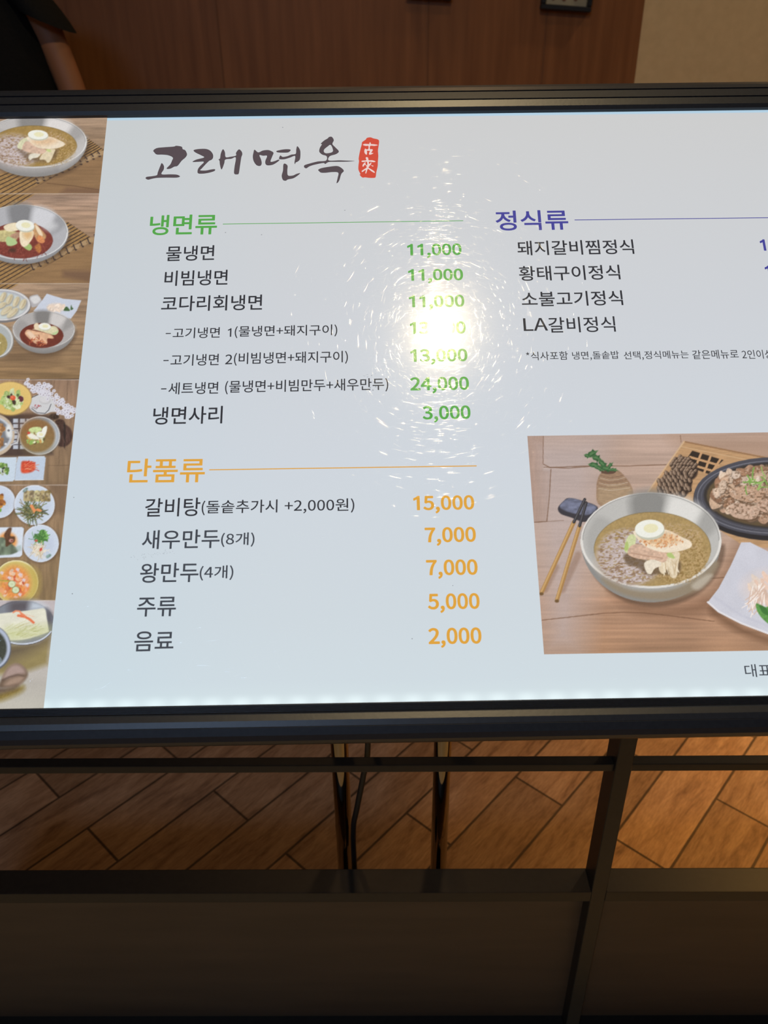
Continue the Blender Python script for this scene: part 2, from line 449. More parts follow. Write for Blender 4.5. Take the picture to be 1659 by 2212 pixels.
GLYPHS['가'] = [322, [[[241,290,232,290,232,184],[232,79,232,-27,241,-27],[251,-27,261,-27,261,28],[261,82,261,137,278,137],[294,137,311,137,311,145],[311,153,311,161,294,161],[278,161,261,161,261,204],[261,247,261,290,251,290]],
 [[82,256,34,256,34,248],[34,239,34,231,73,231],[111,231,150,231,144,157],[100,96,19,55,25,48],[30,40,35,33,138,84],[179,166,179,256,131,256]]]]
GLYPHS['갈'] = [322, [[[244,290,234,290,234,236],[234,182,234,129,244,129],[254,129,263,129,263,150],[263,172,263,194,279,194],[294,194,310,194,310,202],[310,211,310,219,294,219],[279,219,263,219,263,242],[263,266,263,290,254,290]],
 [[81,274,32,274,32,266],[32,258,32,250,70,250],[108,250,146,250,141,201],[96,162,18,145,22,137],[25,129,29,120,121,142],[178,194,178,274,129,274]],
 [[63,19,63,-1,63,-9],[63,-16,63,-24,134,-24],[204,-24,275,-24,275,-16],[275,-9,275,-1,213,-1],[152,-1,91,-1,91,11],[91,23,91,35,149,35],[206,35,263,35,263,62],[263,88,263,114,196,114],[129,114,62,114,62,106],[62,99,62,91,120,91],[177,91,235,91,235,80],[235,69,235,58,177,58],[120,58,63,58,63,38]]]]
GLYPHS['같'] = [322, [[[244,290,234,290,234,233],[234,177,234,120,244,120],[254,120,263,120,263,144],[263,168,263,192,279,192],[294,192,310,192,310,200],[310,208,310,216,294,216],[279,216,263,216,263,241],[263,265,263,290,254,290]],
 [[81,267,32,267,32,259],[32,252,32,244,70,244],[108,244,146,244,142,195],[98,155,19,138,23,130],[26,122,30,114,123,136],[179,188,179,267,130,267]],
 [[64,35,64,-1,64,-8],[64,-16,64,-23,133,-23],[203,-23,272,-23,272,-16],[272,-8,272,-1,212,-1],[153,-1,93,-1,93,10],[93,21,93,32,149,32],[205,32,261,32,261,39],[261,46,261,53,205,53],[149,53,93,53,93,63],[93,74,93,84,150,84],[207,84,265,84,265,91],[265,99,265,106,198,106],[131,106,64,106,64,70]]]]
GLYPHS['개'] = [322, [[[197,281,188,281,188,184],[188,86,188,-12,197,-12],[206,-12,215,-12,215,38],[215,88,215,138,229,138],[243,138,258,138,258,83],[258,28,258,-27,267,-27],[276,-27,286,-27,286,78],[286,184,286,290,276,290],[267,290,258,290,258,247],[258,205,258,162,243,162],[229,162,215,162,215,202],[215,241,215,281,206,281]],
 [[71,249,30,249,30,241],[30,233,30,225,61,225],[93,225,124,225,120,159],[90,102,18,61,23,54],[29,48,34,41,125,92],[153,167,153,249,112,249]]]]
GLYPHS['고'] = [322, [[[122,258,48,258,48,250],[48,242,48,234,112,234],[176,234,241,234,241,231],[241,229,241,227,241,188],[241,144,229,83,238,82],[248,81,258,80,270,144],[270,187,270,227,270,237],[270,247,270,258,196,258]],
 [[138,154,129,154,129,117],[129,79,129,41,92,41],[55,41,18,41,18,33],[18,25,18,17,113,17],[208,17,304,17,304,25],[304,33,304,41,255,41],[206,41,158,41,158,79],[158,117,158,154,148,154]]]]
GLYPHS['구'] = [322, [[[88,133,18,133,18,125],[18,117,18,109,60,109],[103,109,145,109,145,63],[145,18,145,-28,155,-28],[165,-28,174,-28,174,18],[174,63,174,109,217,109],[261,109,304,109,304,117],[304,125,304,133,288,133],[273,133,257,133,266,179],[266,211,266,241,266,250],[266,260,266,269,195,269],[124,269,53,269,53,261],[53,253,53,245,115,245],[176,245,237,245,237,244],[237,243,237,241,237,212],[237,178,228,133,158,133]]]]
GLYPHS['기'] = [322, [[[258,290,248,290,248,184],[248,78,248,-27,258,-27],[268,-27,277,-27,277,78],[277,184,277,290,268,290]],
 [[85,255,36,255,36,247],[36,240,36,232,76,232],[115,232,155,232,149,156],[106,96,21,55,26,48],[32,40,37,32,143,83],[184,164,184,255,135,255]]]]
GLYPHS['냉'] = [322, [[[245,93,180,93,115,93],[75,70,75,33,75,-4],[115,-27,180,-27,245,-27],[286,-4,286,33,286,70]],
 [[133,70,180,70,228,70],[257,56,257,33,257,10],[228,-4,180,-4,133,-4],[103,10,103,33,103,56]],
 [[195,283,186,283,186,225],[186,167,186,109,195,109],[204,109,213,109,213,134],[213,158,213,183,227,183],[242,183,257,183,257,154],[257,126,257,98,266,98],[275,98,284,98,284,162],[284,225,284,289,275,289],[266,289,257,289,257,262],[257,234,257,207,242,207],[227,207,213,207,213,232],[213,258,213,283,204,283]],
 [[33,188,33,151,33,143],[33,134,33,126,40,126],[46,126,53,126,91,126],[125,128,167,136,166,144],[165,152,164,160,126,153],[95,151,62,151,62,188],[62,226,62,264,52,264],[43,264,33,264,33,226]]]]
GLYPHS['뉴'] = [322, [[[64,273,54,273,54,235],[54,197,54,159,126,159],[198,159,270,159,270,167],[270,175,270,183,208,183],[145,183,83,183,83,213],[83,243,83,273,73,273]],
 [[113,113,18,113,18,106],[18,98,18,90,42,90],[67,90,91,90,91,51],[91,12,91,-27,101,-27],[111,-27,120,-27,120,12],[120,51,120,90,147,90],[174,90,201,90,201,51],[201,12,201,-27,210,-27],[220,-27,230,-27,230,12],[230,51,230,90,254,90],[279,90,304,90,304,98],[304,106,304,113,208,113]]]]
GLYPHS['는'] = [322, [[[113,128,17,128,17,120],[17,113,17,105,113,105],[209,105,304,105,304,113],[304,120,304,128,209,128]],
 [[66,278,56,278,56,242],[56,207,56,171,128,171],[200,171,271,171,271,179],[271,187,271,194,209,194],[147,194,85,194,85,222],[85,250,85,278,75,278]],
 [[64,73,54,73,54,42],[54,11,54,-20,127,-20],[200,-20,273,-20,273,-12],[273,-4,273,4,210,4],[146,4,83,4,83,27],[83,50,83,73,73,73]]]]
GLYPHS['다'] = [322, [[[241,290,232,290,232,184],[232,78,232,-28,241,-28],[251,-28,261,-28,261,28],[261,84,261,140,278,140],[295,140,313,140,313,148],[313,157,313,165,295,165],[278,165,261,165,261,206],[261,248,261,290,251,290]],
 [[80,259,31,259,31,190],[31,121,31,51,39,51],[48,51,56,51,116,51],[157,53,206,62,205,70],[204,79,202,87,156,78],[116,76,60,76,60,129],[60,182,60,235,99,235],[139,235,178,235,178,243],[178,251,178,259,129,259]]]]
GLYPHS['단'] = [322, [[[244,290,234,290,234,213],[234,137,234,60,244,60],[254,60,263,60,263,97],[263,134,263,172,279,172],[295,172,310,172,310,180],[310,188,310,196,295,196],[279,196,263,196,263,227],[263,258,263,290,254,290]],
 [[79,262,32,262,32,214],[32,165,32,116,40,116],[49,116,57,116,123,116],[160,118,204,127,203,135],[202,143,201,151,159,143],[124,140,61,140,61,173],[61,206,61,238,98,238],[135,238,172,238,172,246],[172,254,172,262,125,262]],
 [[76,83,66,83,66,49],[66,14,66,-20,137,-20],[207,-20,277,-20,277,-12],[277,-4,277,4,217,4],[156,4,95,4,95,30],[95,57,95,83,85,83]]]]
GLYPHS['대'] = [322, [[[196,283,187,283,187,185],[187,87,187,-11,196,-11],[205,-11,214,-11,214,39],[214,89,214,139,229,139],[243,139,258,139,258,83],[258,28,258,-27,268,-27],[277,-27,286,-27,286,78],[286,184,286,290,277,290],[268,290,258,290,258,247],[258,205,258,162,243,162],[229,162,214,162,214,202],[214,243,214,283,205,283]],
 [[68,251,29,251,29,184],[29,118,29,51,36,51],[42,51,49,51,97,51],[129,52,167,60,166,68],[165,76,164,84,130,77],[100,76,58,75,58,126],[58,177,58,227,87,227],[117,227,146,227,146,235],[146,243,146,251,107,251]]]]
GLYPHS['돌'] = [322, [[[60,152,18,152,18,144],[18,136,18,129,113,129],[208,129,304,129,304,136],[304,144,304,152,261,152],[218,152,175,152,175,162],[175,172,175,182,207,182],[238,182,270,182,270,190],[270,198,270,206,208,206],[146,206,84,206,84,222],[84,238,84,254,145,254],[206,254,266,254,266,261],[266,269,266,277,196,277],[126,277,56,277,56,246],[56,214,56,182,86,182],[116,182,146,182,146,172],[146,162,146,152,103,152]],
 [[53,17,53,-1,53,-8],[53,-16,53,-23,127,-23],[202,-23,276,-23,276,-16],[276,-8,276,-1,211,-1],[146,-1,81,-1,81,10],[81,20,81,31,143,31],[205,31,267,31,267,55],[267,78,267,102,195,102],[124,102,52,102,52,95],[52,87,52,80,114,80],[176,80,238,80,238,70],[238,61,238,52,177,52],[115,52,53,52,53,34]]]]
GLYPHS['돼'] = [322, [[[75,257,30,257,30,215],[30,172,30,130,48,130],[67,130,85,130,85,109],[85,88,85,67,59,66],[34,65,14,65,15,57],[16,49,18,41,61,41],[127,43,179,51,179,59],[178,66,178,73,158,70],[135,69,112,68,112,88],[112,109,112,130,130,130],[149,130,167,130,167,137],[167,145,167,153,131,153],[95,153,58,153,58,180],[58,207,58,234,94,234],[129,234,164,234,164,241],[164,249,164,257,119,257]],
 [[201,283,192,283,192,185],[192,87,192,-11,201,-11],[210,-11,219,-11,219,38],[219,86,219,134,232,134],[244,134,257,134,257,80],[257,26,257,-27,266,-27],[276,-27,285,-27,285,78],[285,184,285,290,276,290],[266,290,257,290,257,246],[257,202,257,158,244,158],[232,158,219,158,219,199],[219,241,219,283,210,283]]]]
GLYPHS['두'] = [322, [[[126,271,57,271,57,230],[57,189,57,148,127,148],[198,148,268,148,268,156],[268,164,268,172,208,172],[147,172,86,172,86,197],[86,222,86,247,145,247],[205,247,264,247,264,255],[264,263,264,271,195,271]],
 [[113,107,17,107,17,99],[17,91,17,83,60,83],[103,83,146,83,146,47],[146,10,146,-26,155,-26],[165,-26,174,-26,174,10],[174,47,174,83,218,83],[261,83,304,83,304,91],[304,99,304,107,209,107]]]]
GLYPHS['로'] = [322, [[[53,144,53,119,53,111],[53,103,53,95,84,95],[115,95,146,95,146,76],[146,56,146,36,103,36],[60,36,18,36,18,28],[18,20,18,12,113,12],[209,12,305,12,305,20],[305,28,305,36,261,36],[218,36,175,36,175,56],[175,76,175,95,209,95],[242,95,276,95,276,103],[276,111,276,119,211,119],[147,119,82,119,82,136],[82,153,82,170,144,170],[207,170,269,170,269,202],[269,234,269,266,197,266],[125,266,53,266,53,258],[53,250,53,242,115,242],[178,242,240,242,240,226],[240,210,240,193,178,193],[116,193,53,193,53,169]]]]
GLYPHS['료'] = [322, [[[53,144,53,119,53,111],[53,104,53,96,68,96],[83,96,98,96,98,76],[98,56,98,36,71,36],[44,36,18,36,18,28],[18,20,18,12,113,12],[209,12,305,12,305,20],[305,28,305,36,279,36],[253,36,227,36,227,56],[227,76,227,96,244,96],[260,96,276,96,276,104],[276,111,276,119,211,119],[147,119,82,119,82,136],[82,153,82,170,144,170],[207,170,269,170,269,202],[269,234,269,266,197,266],[125,266,53,266,53,258],[53,250,53,242,115,242],[178,242,240,242,240,226],[240,210,240,194,178,194],[116,194,53,194,53,169]],
 [[150,36,126,36,126,56],[126,76,126,96,150,96],[175,96,199,96,199,76],[199,56,199,36,175,36]]]]
GLYPHS['류'] = [322, [[[113,101,17,101,17,93],[17,85,17,77,42,77],[67,77,92,77,92,42],[92,8,92,-27,101,-27],[111,-27,121,-27,121,8],[121,42,121,77,147,77],[174,77,201,77,201,42],[201,8,201,-27,210,-27],[220,-27,230,-27,230,8],[230,42,230,77,255,77],[279,77,304,77,304,85],[304,93,304,101,209,101]],
 [[53,177,53,157,53,149],[53,141,53,133,127,133],[202,133,277,133,277,141],[277,149,277,157,212,157],[147,157,82,157,82,170],[82,183,82,196,144,196],[207,196,270,196,270,223],[270,250,270,277,197,277],[124,277,51,277,51,269],[51,261,51,254,114,254],[177,254,240,254,240,242],[240,230,240,218,178,218],[115,218,53,218,53,197]]]]
GLYPHS['리'] = [322, [[[258,290,248,290,248,184],[248,78,248,-28,258,-28],[267,-28,277,-28,277,78],[277,184,277,290,267,290]],
 [[84,260,35,260,35,252],[35,244,35,236,74,236],[113,236,152,236,152,214],[152,192,152,171,113,171],[74,171,36,171,36,130],[36,90,36,49,44,49],[53,49,62,49,117,49],[164,51,221,61,220,69],[219,76,218,84,163,76],[117,73,65,73,65,98],[65,122,65,147,104,147],[143,147,181,147,181,185],[181,222,181,260,133,260]]]]
GLYPHS['만'] = [322, [[[79,261,30,261,30,212],[30,163,30,114,79,114],[128,114,176,114,176,163],[176,212,176,261,128,261]],
 [[118,237,148,237,148,204],[148,171,148,138,118,138],[88,138,59,138,59,171],[59,204,59,237,88,237]],
 [[244,290,234,290,234,212],[234,135,234,57,244,57],[254,57,263,57,263,95],[263,132,263,169,279,169],[294,169,310,169,310,177],[310,185,310,193,294,193],[279,193,263,193,263,225],[263,257,263,290,254,290]],
 [[76,79,66,79,66,46],[66,13,66,-20,137,-20],[207,-20,277,-20,277,-12],[277,-4,277,4,217,4],[156,4,95,4,95,29],[95,54,95,79,85,79]]]]
GLYPHS['메'] = [322, [[[100,230,122,230,122,180],[122,130,122,81,100,81],[78,81,56,81,56,130],[56,180,56,230,78,230]],
 [[268,290,259,290,259,184],[259,78,259,-27,268,-27],[277,-27,287,-27,287,78],[287,184,287,290,277,290]],
 [[205,283,196,283,196,245],[196,208,196,170,180,170],[165,170,150,170,150,198],[150,225,150,253,109,253],[69,253,29,253,29,188],[29,123,29,58,69,58],[109,58,150,58,150,87],[150,117,150,146,165,146],[180,146,196,146,196,94],[196,41,196,-11,205,-11],[214,-11,223,-11,223,87],[223,185,223,283,214,283]]]]
GLYPHS['면'] = [322, [[[119,238,148,238,148,205],[148,171,148,137,119,137],[90,137,61,137,61,171],[61,205,61,238,90,238]],
 [[176,195,176,210,201,210],[225,210,249,210,249,195],[249,181,249,166,225,166],[201,166,176,166,176,181]],
 [[259,289,249,289,249,271],[249,252,249,234,225,234],[201,234,176,234,176,243],[176,253,176,262,128,262],[80,262,32,262,32,213],[32,163,32,114,80,114],[128,114,176,114,176,123],[176,133,176,142,201,142],[225,142,249,142,249,114],[249,86,249,58,259,58],[268,58,278,58,278,135],[278,212,278,289,268,289]],
 [[84,79,75,79,75,46],[75,13,75,-20,145,-20],[215,-20,285,-20,285,-12],[285,-4,285,4,225,4],[164,4,104,4,104,29],[104,54,104,79,94,79]]]]
GLYPHS['물'] = [322, [[[125,279,55,279,55,247],[55,215,55,182,125,182],[196,182,266,182,266,215],[266,247,266,279,196,279]],
 [[186,256,238,256,238,239],[238,222,238,206,186,206],[135,206,83,206,83,222],[83,239,83,256,135,256]],
 [[53,17,53,-1,53,-9],[53,-16,53,-24,127,-24],[202,-24,276,-24,276,-16],[276,-9,276,-1,211,-1],[146,-1,81,-1,81,9],[81,20,81,30,143,30],[205,30,267,30,267,54],[267,78,267,102,236,102],[205,102,175,102,175,112],[175,122,175,133,218,133],[261,133,304,133,304,141],[304,148,304,156,208,156],[113,156,18,156,18,148],[18,141,18,133,60,133],[103,133,146,133,146,122],[146,112,146,102,114,102],[83,102,52,102,52,94],[52,87,52,79,114,79],[176,79,238,79,238,70],[238,61,238,52,177,52],[115,52,53,52,53,34]]]]
GLYPHS['밥'] = [322, [[[40,273,30,273,30,225],[30,178,30,130,79,130],[128,130,177,130,177,178],[177,225,177,273,168,273],[158,273,148,273,148,258],[148,243,148,227,119,227],[89,227,59,227,59,243],[59,258,59,273,50,273]],
 [[59,187,59,204,89,204],[119,204,148,204,148,187],[148,170,148,153,119,153],[89,153,59,153,59,170]],
 [[73,101,64,101,64,60],[64,18,64,-23,130,-23],[197,-23,263,-23,263,18],[263,60,263,101,254,101],[244,101,234,101,234,88],[234,76,234,63,187,63],[140,63,92,63,92,76],[92,88,92,101,83,101]],
 [[92,27,92,40,140,40],[187,40,234,40,234,27],[234,14,234,1,187,1],[140,1,92,1,92,14]],
 [[244,290,234,290,234,232],[234,174,234,116,244,116],[254,116,263,116,263,141],[263,167,263,192,279,192],[294,192,310,192,310,200],[310,209,310,217,294,217],[279,217,263,217,263,241],[263,265,263,290,254,290]]]]
GLYPHS['불'] = [322, [[[65,285,55,285,55,250],[55,215,55,180,126,180],[196,180,266,180,266,215],[266,250,266,285,257,285],[247,285,237,285,237,275],[237,265,237,255,186,255],[135,255,84,255,84,265],[84,275,84,285,74,285]],
 [[84,223,84,233,135,233],[186,233,237,233,237,223],[237,213,237,203,186,203],[135,203,84,203,84,213]],
 [[53,16,53,-1,53,-9],[53,-16,53,-24,127,-24],[202,-24,276,-24,276,-16],[276,-9,276,-1,211,-1],[146,-1,81,-1,81,9],[81,19,81,29,143,29],[205,29,267,29,267,53],[267,77,267,100,236,100],[205,100,175,100,175,110],[175,120,175,131,218,131],[261,131,304,131,304,139],[304,146,304,154,208,154],[113,154,18,154,18,146],[18,139,18,131,60,131],[103,131,146,131,146,120],[146,110,146,100,114,100],[83,100,52,100,52,93],[52,85,52,78,114,78],[176,78,238,78,238,69],[238,60,238,50,177,50],[115,50,53,50,53,33]]]]
GLYPHS['비'] = [322, [[[257,290,248,290,248,184],[248,78,248,-28,257,-28],[267,-28,277,-28,277,78],[277,184,277,290,267,290]],
 [[45,263,35,263,35,191],[35,120,35,49,85,49],[135,49,185,49,185,120],[185,191,185,263,175,263],[165,263,156,263,156,235],[156,207,156,179,125,179],[95,179,64,179,64,207],[64,235,64,263,55,263]],
 [[64,128,64,156,95,156],[125,156,156,156,156,128],[156,101,156,73,125,73],[95,73,64,73,64,101]]]]
GLYPHS['빔'] = [322, [[[44,273,34,273,34,224],[34,175,34,126,83,126],[133,126,182,126,182,175],[182,224,182,273,173,273],[163,273,153,273,153,257],[153,241,153,225,123,225],[93,225,63,225,63,241],[63,257,63,273,53,273]],
 [[63,184,63,201,93,201],[123,201,153,201,153,184],[153,167,153,150,123,150],[93,150,63,150,63,167]],
 [[258,289,248,289,248,228],[248,166,248,105,258,105],[267,105,277,105,277,166],[277,228,277,289,267,289]],
 [[141,88,72,88,72,51],[72,14,72,-23,141,-23],[209,-23,277,-23,277,14],[277,51,277,88,209,88]],
 [[199,65,249,65,249,44],[249,22,249,1,199,1],[150,1,101,1,101,22],[101,44,101,65,150,65]]]]
GLYPHS['사'] = [322, [[[104,262,95,262,95,243],[95,224,95,206,95,147],[59,87,13,64,19,56],[25,48,31,40,67,59],[96,99,110,145,124,102],[152,64,186,47,192,54],[198,62,204,70,159,92],[124,150,124,206,124,224],[124,243,124,262,114,262]],
 [[241,290,232,290,232,184],[232,78,232,-27,241,-27],[251,-27,261,-27,261,27],[261,82,261,137,278,137],[295,137,313,137,313,145],[313,153,313,161,295,161],[278,161,261,161,261,204],[261,247,261,290,251,290]]]]
GLYPHS['상'] = [322, [[[227,89,162,89,98,89],[58,68,58,31,58,-6],[98,-27,162,-27,227,-27],[266,-6,266,31,266,68]],
 [[116,66,162,66,209,66],[238,53,238,31,238,9],[209,-4,162,-4,116,-4],[87,9,87,31,87,53]],
 [[104,273,95,273,95,262],[95,252,95,241,95,192],[64,150,16,132,21,124],[26,117,32,109,69,123],[96,152,110,189,123,157],[150,131,185,118,190,125],[195,133,200,140,155,156],[123,196,123,238,123,250],[123,262,123,273,114,273]],
 [[244,290,234,290,234,225],[234,161,234,97,244,97],[254,97,263,97,263,126],[263,155,263,183,279,183],[294,183,310,183,310,191],[310,199,310,208,294,208],[279,208,263,208,263,235],[263,262,263,290,254,290]]]]
GLYPHS['새'] = [322, [[[93,260,84,260,84,240],[84,219,84,199,84,145],[58,88,14,63,20,56],[26,48,33,41,64,60],[86,95,98,136,109,99],[131,67,161,49,167,57],[172,65,178,72,136,95],[112,149,112,201,112,221],[112,240,112,260,103,260]],
 [[198,283,189,283,189,185],[189,87,189,-11,198,-11],[208,-11,217,-11,217,39],[217,88,217,138,231,138],[245,138,259,138,259,83],[259,28,259,-27,268,-27],[277,-27,287,-27,287,78],[287,184,287,290,277,290],[268,290,259,290,259,247],[259,205,259,162,245,162],[231,162,217,162,217,202],[217,243,217,283,208,283]]]]
GLYPHS['선'] = [322, [[[259,289,249,289,249,264],[249,240,249,215,226,215],[203,215,180,215,180,207],[180,199,180,191,203,191],[226,191,249,191,249,145],[249,99,249,53,259,53],[268,53,278,53,278,131],[278,210,278,289,268,289]],
 [[107,270,97,270,97,257],[97,244,97,231,97,183],[65,138,18,121,23,113],[28,105,33,98,70,112],[98,143,112,180,125,146],[152,119,187,105,192,113],[197,120,203,128,157,145],[126,186,126,230,126,244],[126,257,126,270,116,270]],
 [[84,79,75,79,75,46],[75,13,75,-20,145,-20],[215,-20,285,-20,285,-12],[285,-4,285,4,225,4],[164,4,104,4,104,29],[104,54,104,79,94,79]]]]
GLYPHS['세'] = [322, [[[268,290,259,290,259,184],[259,78,259,-27,268,-27],[277,-27,287,-27,287,78],[287,184,287,290,277,290]],
 [[203,283,194,283,194,247],[194,212,194,176,177,176],[160,176,142,176,142,168],[142,160,142,152,160,152],[177,152,194,152,194,98],[194,43,194,-11,203,-11],[213,-11,222,-11,222,87],[222,185,222,283,213,283]],
 [[93,260,83,260,83,240],[83,219,83,199,83,145],[57,89,14,63,20,55],[26,48,32,41,63,60],[86,96,98,138,109,99],[130,66,160,48,165,55],[171,63,176,70,135,96],[111,150,111,200,111,220],[111,240,111,260,102,260]]]]
GLYPHS['소'] = [322, [[[155,115,145,115,145,89],[145,63,145,38,103,38],[60,38,18,38,18,30],[18,22,18,14,113,14],[209,14,305,14,305,22],[305,30,305,38,261,38],[218,38,174,38,174,63],[174,89,174,115,164,115]],
 [[154,268,144,268,144,260],[144,252,144,244,144,192],[85,145,29,135,33,127],[37,119,41,111,90,121],[139,154,160,199,180,154],[230,121,278,111,283,119],[287,127,291,135,235,145],[175,192,175,244,175,252],[175,260,175,268,165,268]]]]
GLYPHS['솥'] = [322, [[[53,31,53,-2,53,-9],[53,-16,53,-24,127,-24],[200,-24,273,-24,273,-16],[273,-9,273,-2,210,-2],[146,-2,82,-2,82,8],[82,17,82,27,142,27],[202,27,263,27,263,34],[263,41,263,48,202,48],[142,48,82,48,82,57],[82,66,82,75,144,75],[207,75,270,75,270,83],[270,90,270,97,197,97],[125,97,53,97,53,64]],
 [[60,147,18,147,18,140],[18,132,18,124,113,124],[208,124,304,124,304,132],[304,140,304,147,261,147],[218,147,175,147,175,161],[175,175,175,189,165,189],[156,189,146,189,146,175],[146,161,146,147,103,147]],
 [[155,286,146,286,146,282],[146,278,146,274,146,233],[92,202,34,195,37,188],[41,180,44,173,93,180],[140,202,160,237,180,202],[227,180,276,173,280,180],[283,188,287,195,229,202],[175,233,175,274,175,278],[175,282,175,286,165,286]]]]
GLYPHS['시'] = [322, [[[257,290,248,290,248,184],[248,78,248,-28,257,-28],[267,-28,277,-28,277,78],[277,184,277,290,267,290]],
 [[111,262,101,262,101,243],[101,224,101,206,101,145],[63,85,16,63,22,55],[28,47,34,39,71,57],[101,97,116,145,131,99],[161,62,197,45,203,53],[208,60,214,68,168,89],[130,148,130,206,130,224],[130,243,130,262,120,262]]]]
GLYPHS['식'] = [322, [[[136,83,65,83,65,75],[65,67,65,59,126,59],[187,59,248,59,248,30],[248,2,248,-27,258,-27],[267,-27,277,-27,277,9],[277,46,277,83,206,83]],
 [[258,290,248,290,248,226],[248,163,248,99,258,99],[267,99,277,99,277,163],[277,226,277,290,267,290]],
 [[110,275,100,275,100,264],[100,254,100,244,100,196],[68,153,20,135,25,127],[30,120,35,112,72,126],[101,156,115,193,129,158],[158,131,194,118,199,125],[204,133,208,141,161,157],[129,198,129,244,129,254],[129,264,129,275,119,275]]]]
GLYPHS['왕'] = [322, [[[226,84,161,84,97,84],[58,64,58,29,58,-6],[97,-27,161,-27,226,-27],[265,-6,265,29,265,64]],
 [[114,61,161,61,208,61],[236,49,236,29,236,8],[208,-4,161,-4,114,-4],[86,8,86,29,86,49]],
 [[83,256,113,256,143,256],[164,242,164,220,164,197],[143,183,113,183,83,183],[62,197,62,220,62,242]],
 [[244,289,234,289,234,222],[234,155,234,87,244,87],[253,87,263,87,263,117],[263,147,263,176,278,176],[294,176,309,176,309,185],[309,193,309,201,294,201],[278,201,263,201,263,230],[263,260,263,289,253,289]],
 [[159,278,113,278,67,278],[35,255,35,220,35,188],[61,166,99,162,99,152],[99,142,99,133,70,132],[41,132,17,132,18,124],[19,116,21,108,75,108],[150,109,216,121,216,128],[215,135,214,142,187,138],[158,136,129,134,129,143],[129,153,129,162,166,167],[191,189,191,220,191,255]]]]
GLYPHS['우'] = [322, [[[226,277,160,277,94,277],[49,250,49,207,49,165],[94,138,160,138,226,138],[271,165,271,207,271,250]],
 [[112,254,160,254,209,254],[241,235,241,207,241,179],[209,161,160,161,112,161],[79,179,79,207,79,235]],
 [[113,108,17,108,17,100],[17,92,17,84,60,84],[103,84,146,84,146,47],[146,10,146,-27,155,-27],[165,-27,174,-27,174,10],[174,47,174,84,218,84],[261,84,304,84,304,92],[304,100,304,108,209,108]]]]
GLYPHS['원'] = [322, [[[165,277,119,277,72,277],[41,255,41,221,41,188],[72,166,119,166,165,166],[196,188,196,221,196,255]],
 [[89,255,119,255,148,255],[169,242,169,221,169,201],[148,188,119,188,89,188],[68,201,68,221,68,242]],
 [[18,127,20,119,46,119],[76,119,107,120,107,100],[107,80,107,60,117,60],[127,60,136,60,136,80],[136,101,136,122,165,124],[194,127,222,131,221,138],[221,145,220,152,153,144],[74,143,16,143,17,135]],
 [[205,102,183,102,183,95],[183,88,183,81,205,81],[226,81,248,81,248,70],[248,60,248,49,257,49],[267,49,277,49,277,129],[277,209,277,289,267,289],[257,289,248,289,248,227],[248,165,248,102,226,102]],
 [[70,72,61,72,61,41],[61,11,61,-20,135,-20],[210,-20,284,-20,284,-12],[284,-4,284,4,219,4],[155,4,90,4,90,26],[90,49,90,72,80,72]]]]
GLYPHS['은'] = [322, [[[113,123,18,123,18,115],[18,107,18,99,113,99],[208,99,304,99,304,107],[304,115,304,123,208,123]],
 [[228,279,160,279,92,279],[49,255,49,216,49,176],[92,152,160,152,228,152],[272,176,272,216,272,255]],
 [[111,255,160,255,210,255],[242,240,242,216,242,191],[210,176,160,176,111,176],[79,191,79,216,79,240]],
 [[64,71,54,71,54,41],[54,10,54,-20,127,-20],[199,-20,272,-20,272,-12],[272,-4,272,4,209,4],[146,4,83,4,83,26],[83,49,83,71,74,71]]]]
GLYPHS['음'] = [322, [[[229,283,160,283,92,283],[49,260,49,222,49,185],[92,163,160,163,229,163],[272,185,272,222,272,260]],
 [[110,259,160,259,210,259],[242,246,242,222,242,200],[210,186,160,186,110,186],[79,200,79,222,79,246]],
 [[125,81,53,81,53,46],[53,12,53,-23,125,-23],[197,-23,269,-23,269,12],[269,46,269,81,197,81]],
 [[187,58,240,58,240,39],[240,20,240,1,187,1],[134,1,81,1,81,20],[81,39,81,58,134,58]],
 [[113,136,18,136,18,128],[18,120,18,112,113,112],[208,112,304,112,304,120],[304,128,304,136,208,136]]]]
GLYPHS['이'] = [322, [[[257,290,248,290,248,184],[248,78,248,-28,257,-28],[267,-28,277,-28,277,78],[277,184,277,290,267,290]],
 [[156,265,110,265,63,265],[29,222,29,155,29,87],[63,44,110,44,156,44],[190,87,190,155,190,222]],
 [[78,239,110,239,140,239],[162,206,162,155,162,103],[140,70,110,70,78,70],[57,103,57,155,57,206]]]]
GLYPHS['인'] = [322, [[[258,289,248,289,248,212],[248,135,248,58,258,58],[267,58,277,58,277,135],[277,212,277,289,267,289]],
 [[154,267,107,267,60,267],[25,235,25,189,25,144],[60,111,107,111,154,111],[190,144,190,189,190,235]],
 [[76,242,107,242,138,242],[161,220,161,189,161,158],[138,137,107,137,76,137],[53,158,53,189,53,220]],
 [[83,82,74,82,74,48],[74,14,74,-20,145,-20],[216,-20,287,-20,287,-12],[287,-4,287,4,225,4],[164,4,103,4,103,30],[103,56,103,82,93,82]]]]
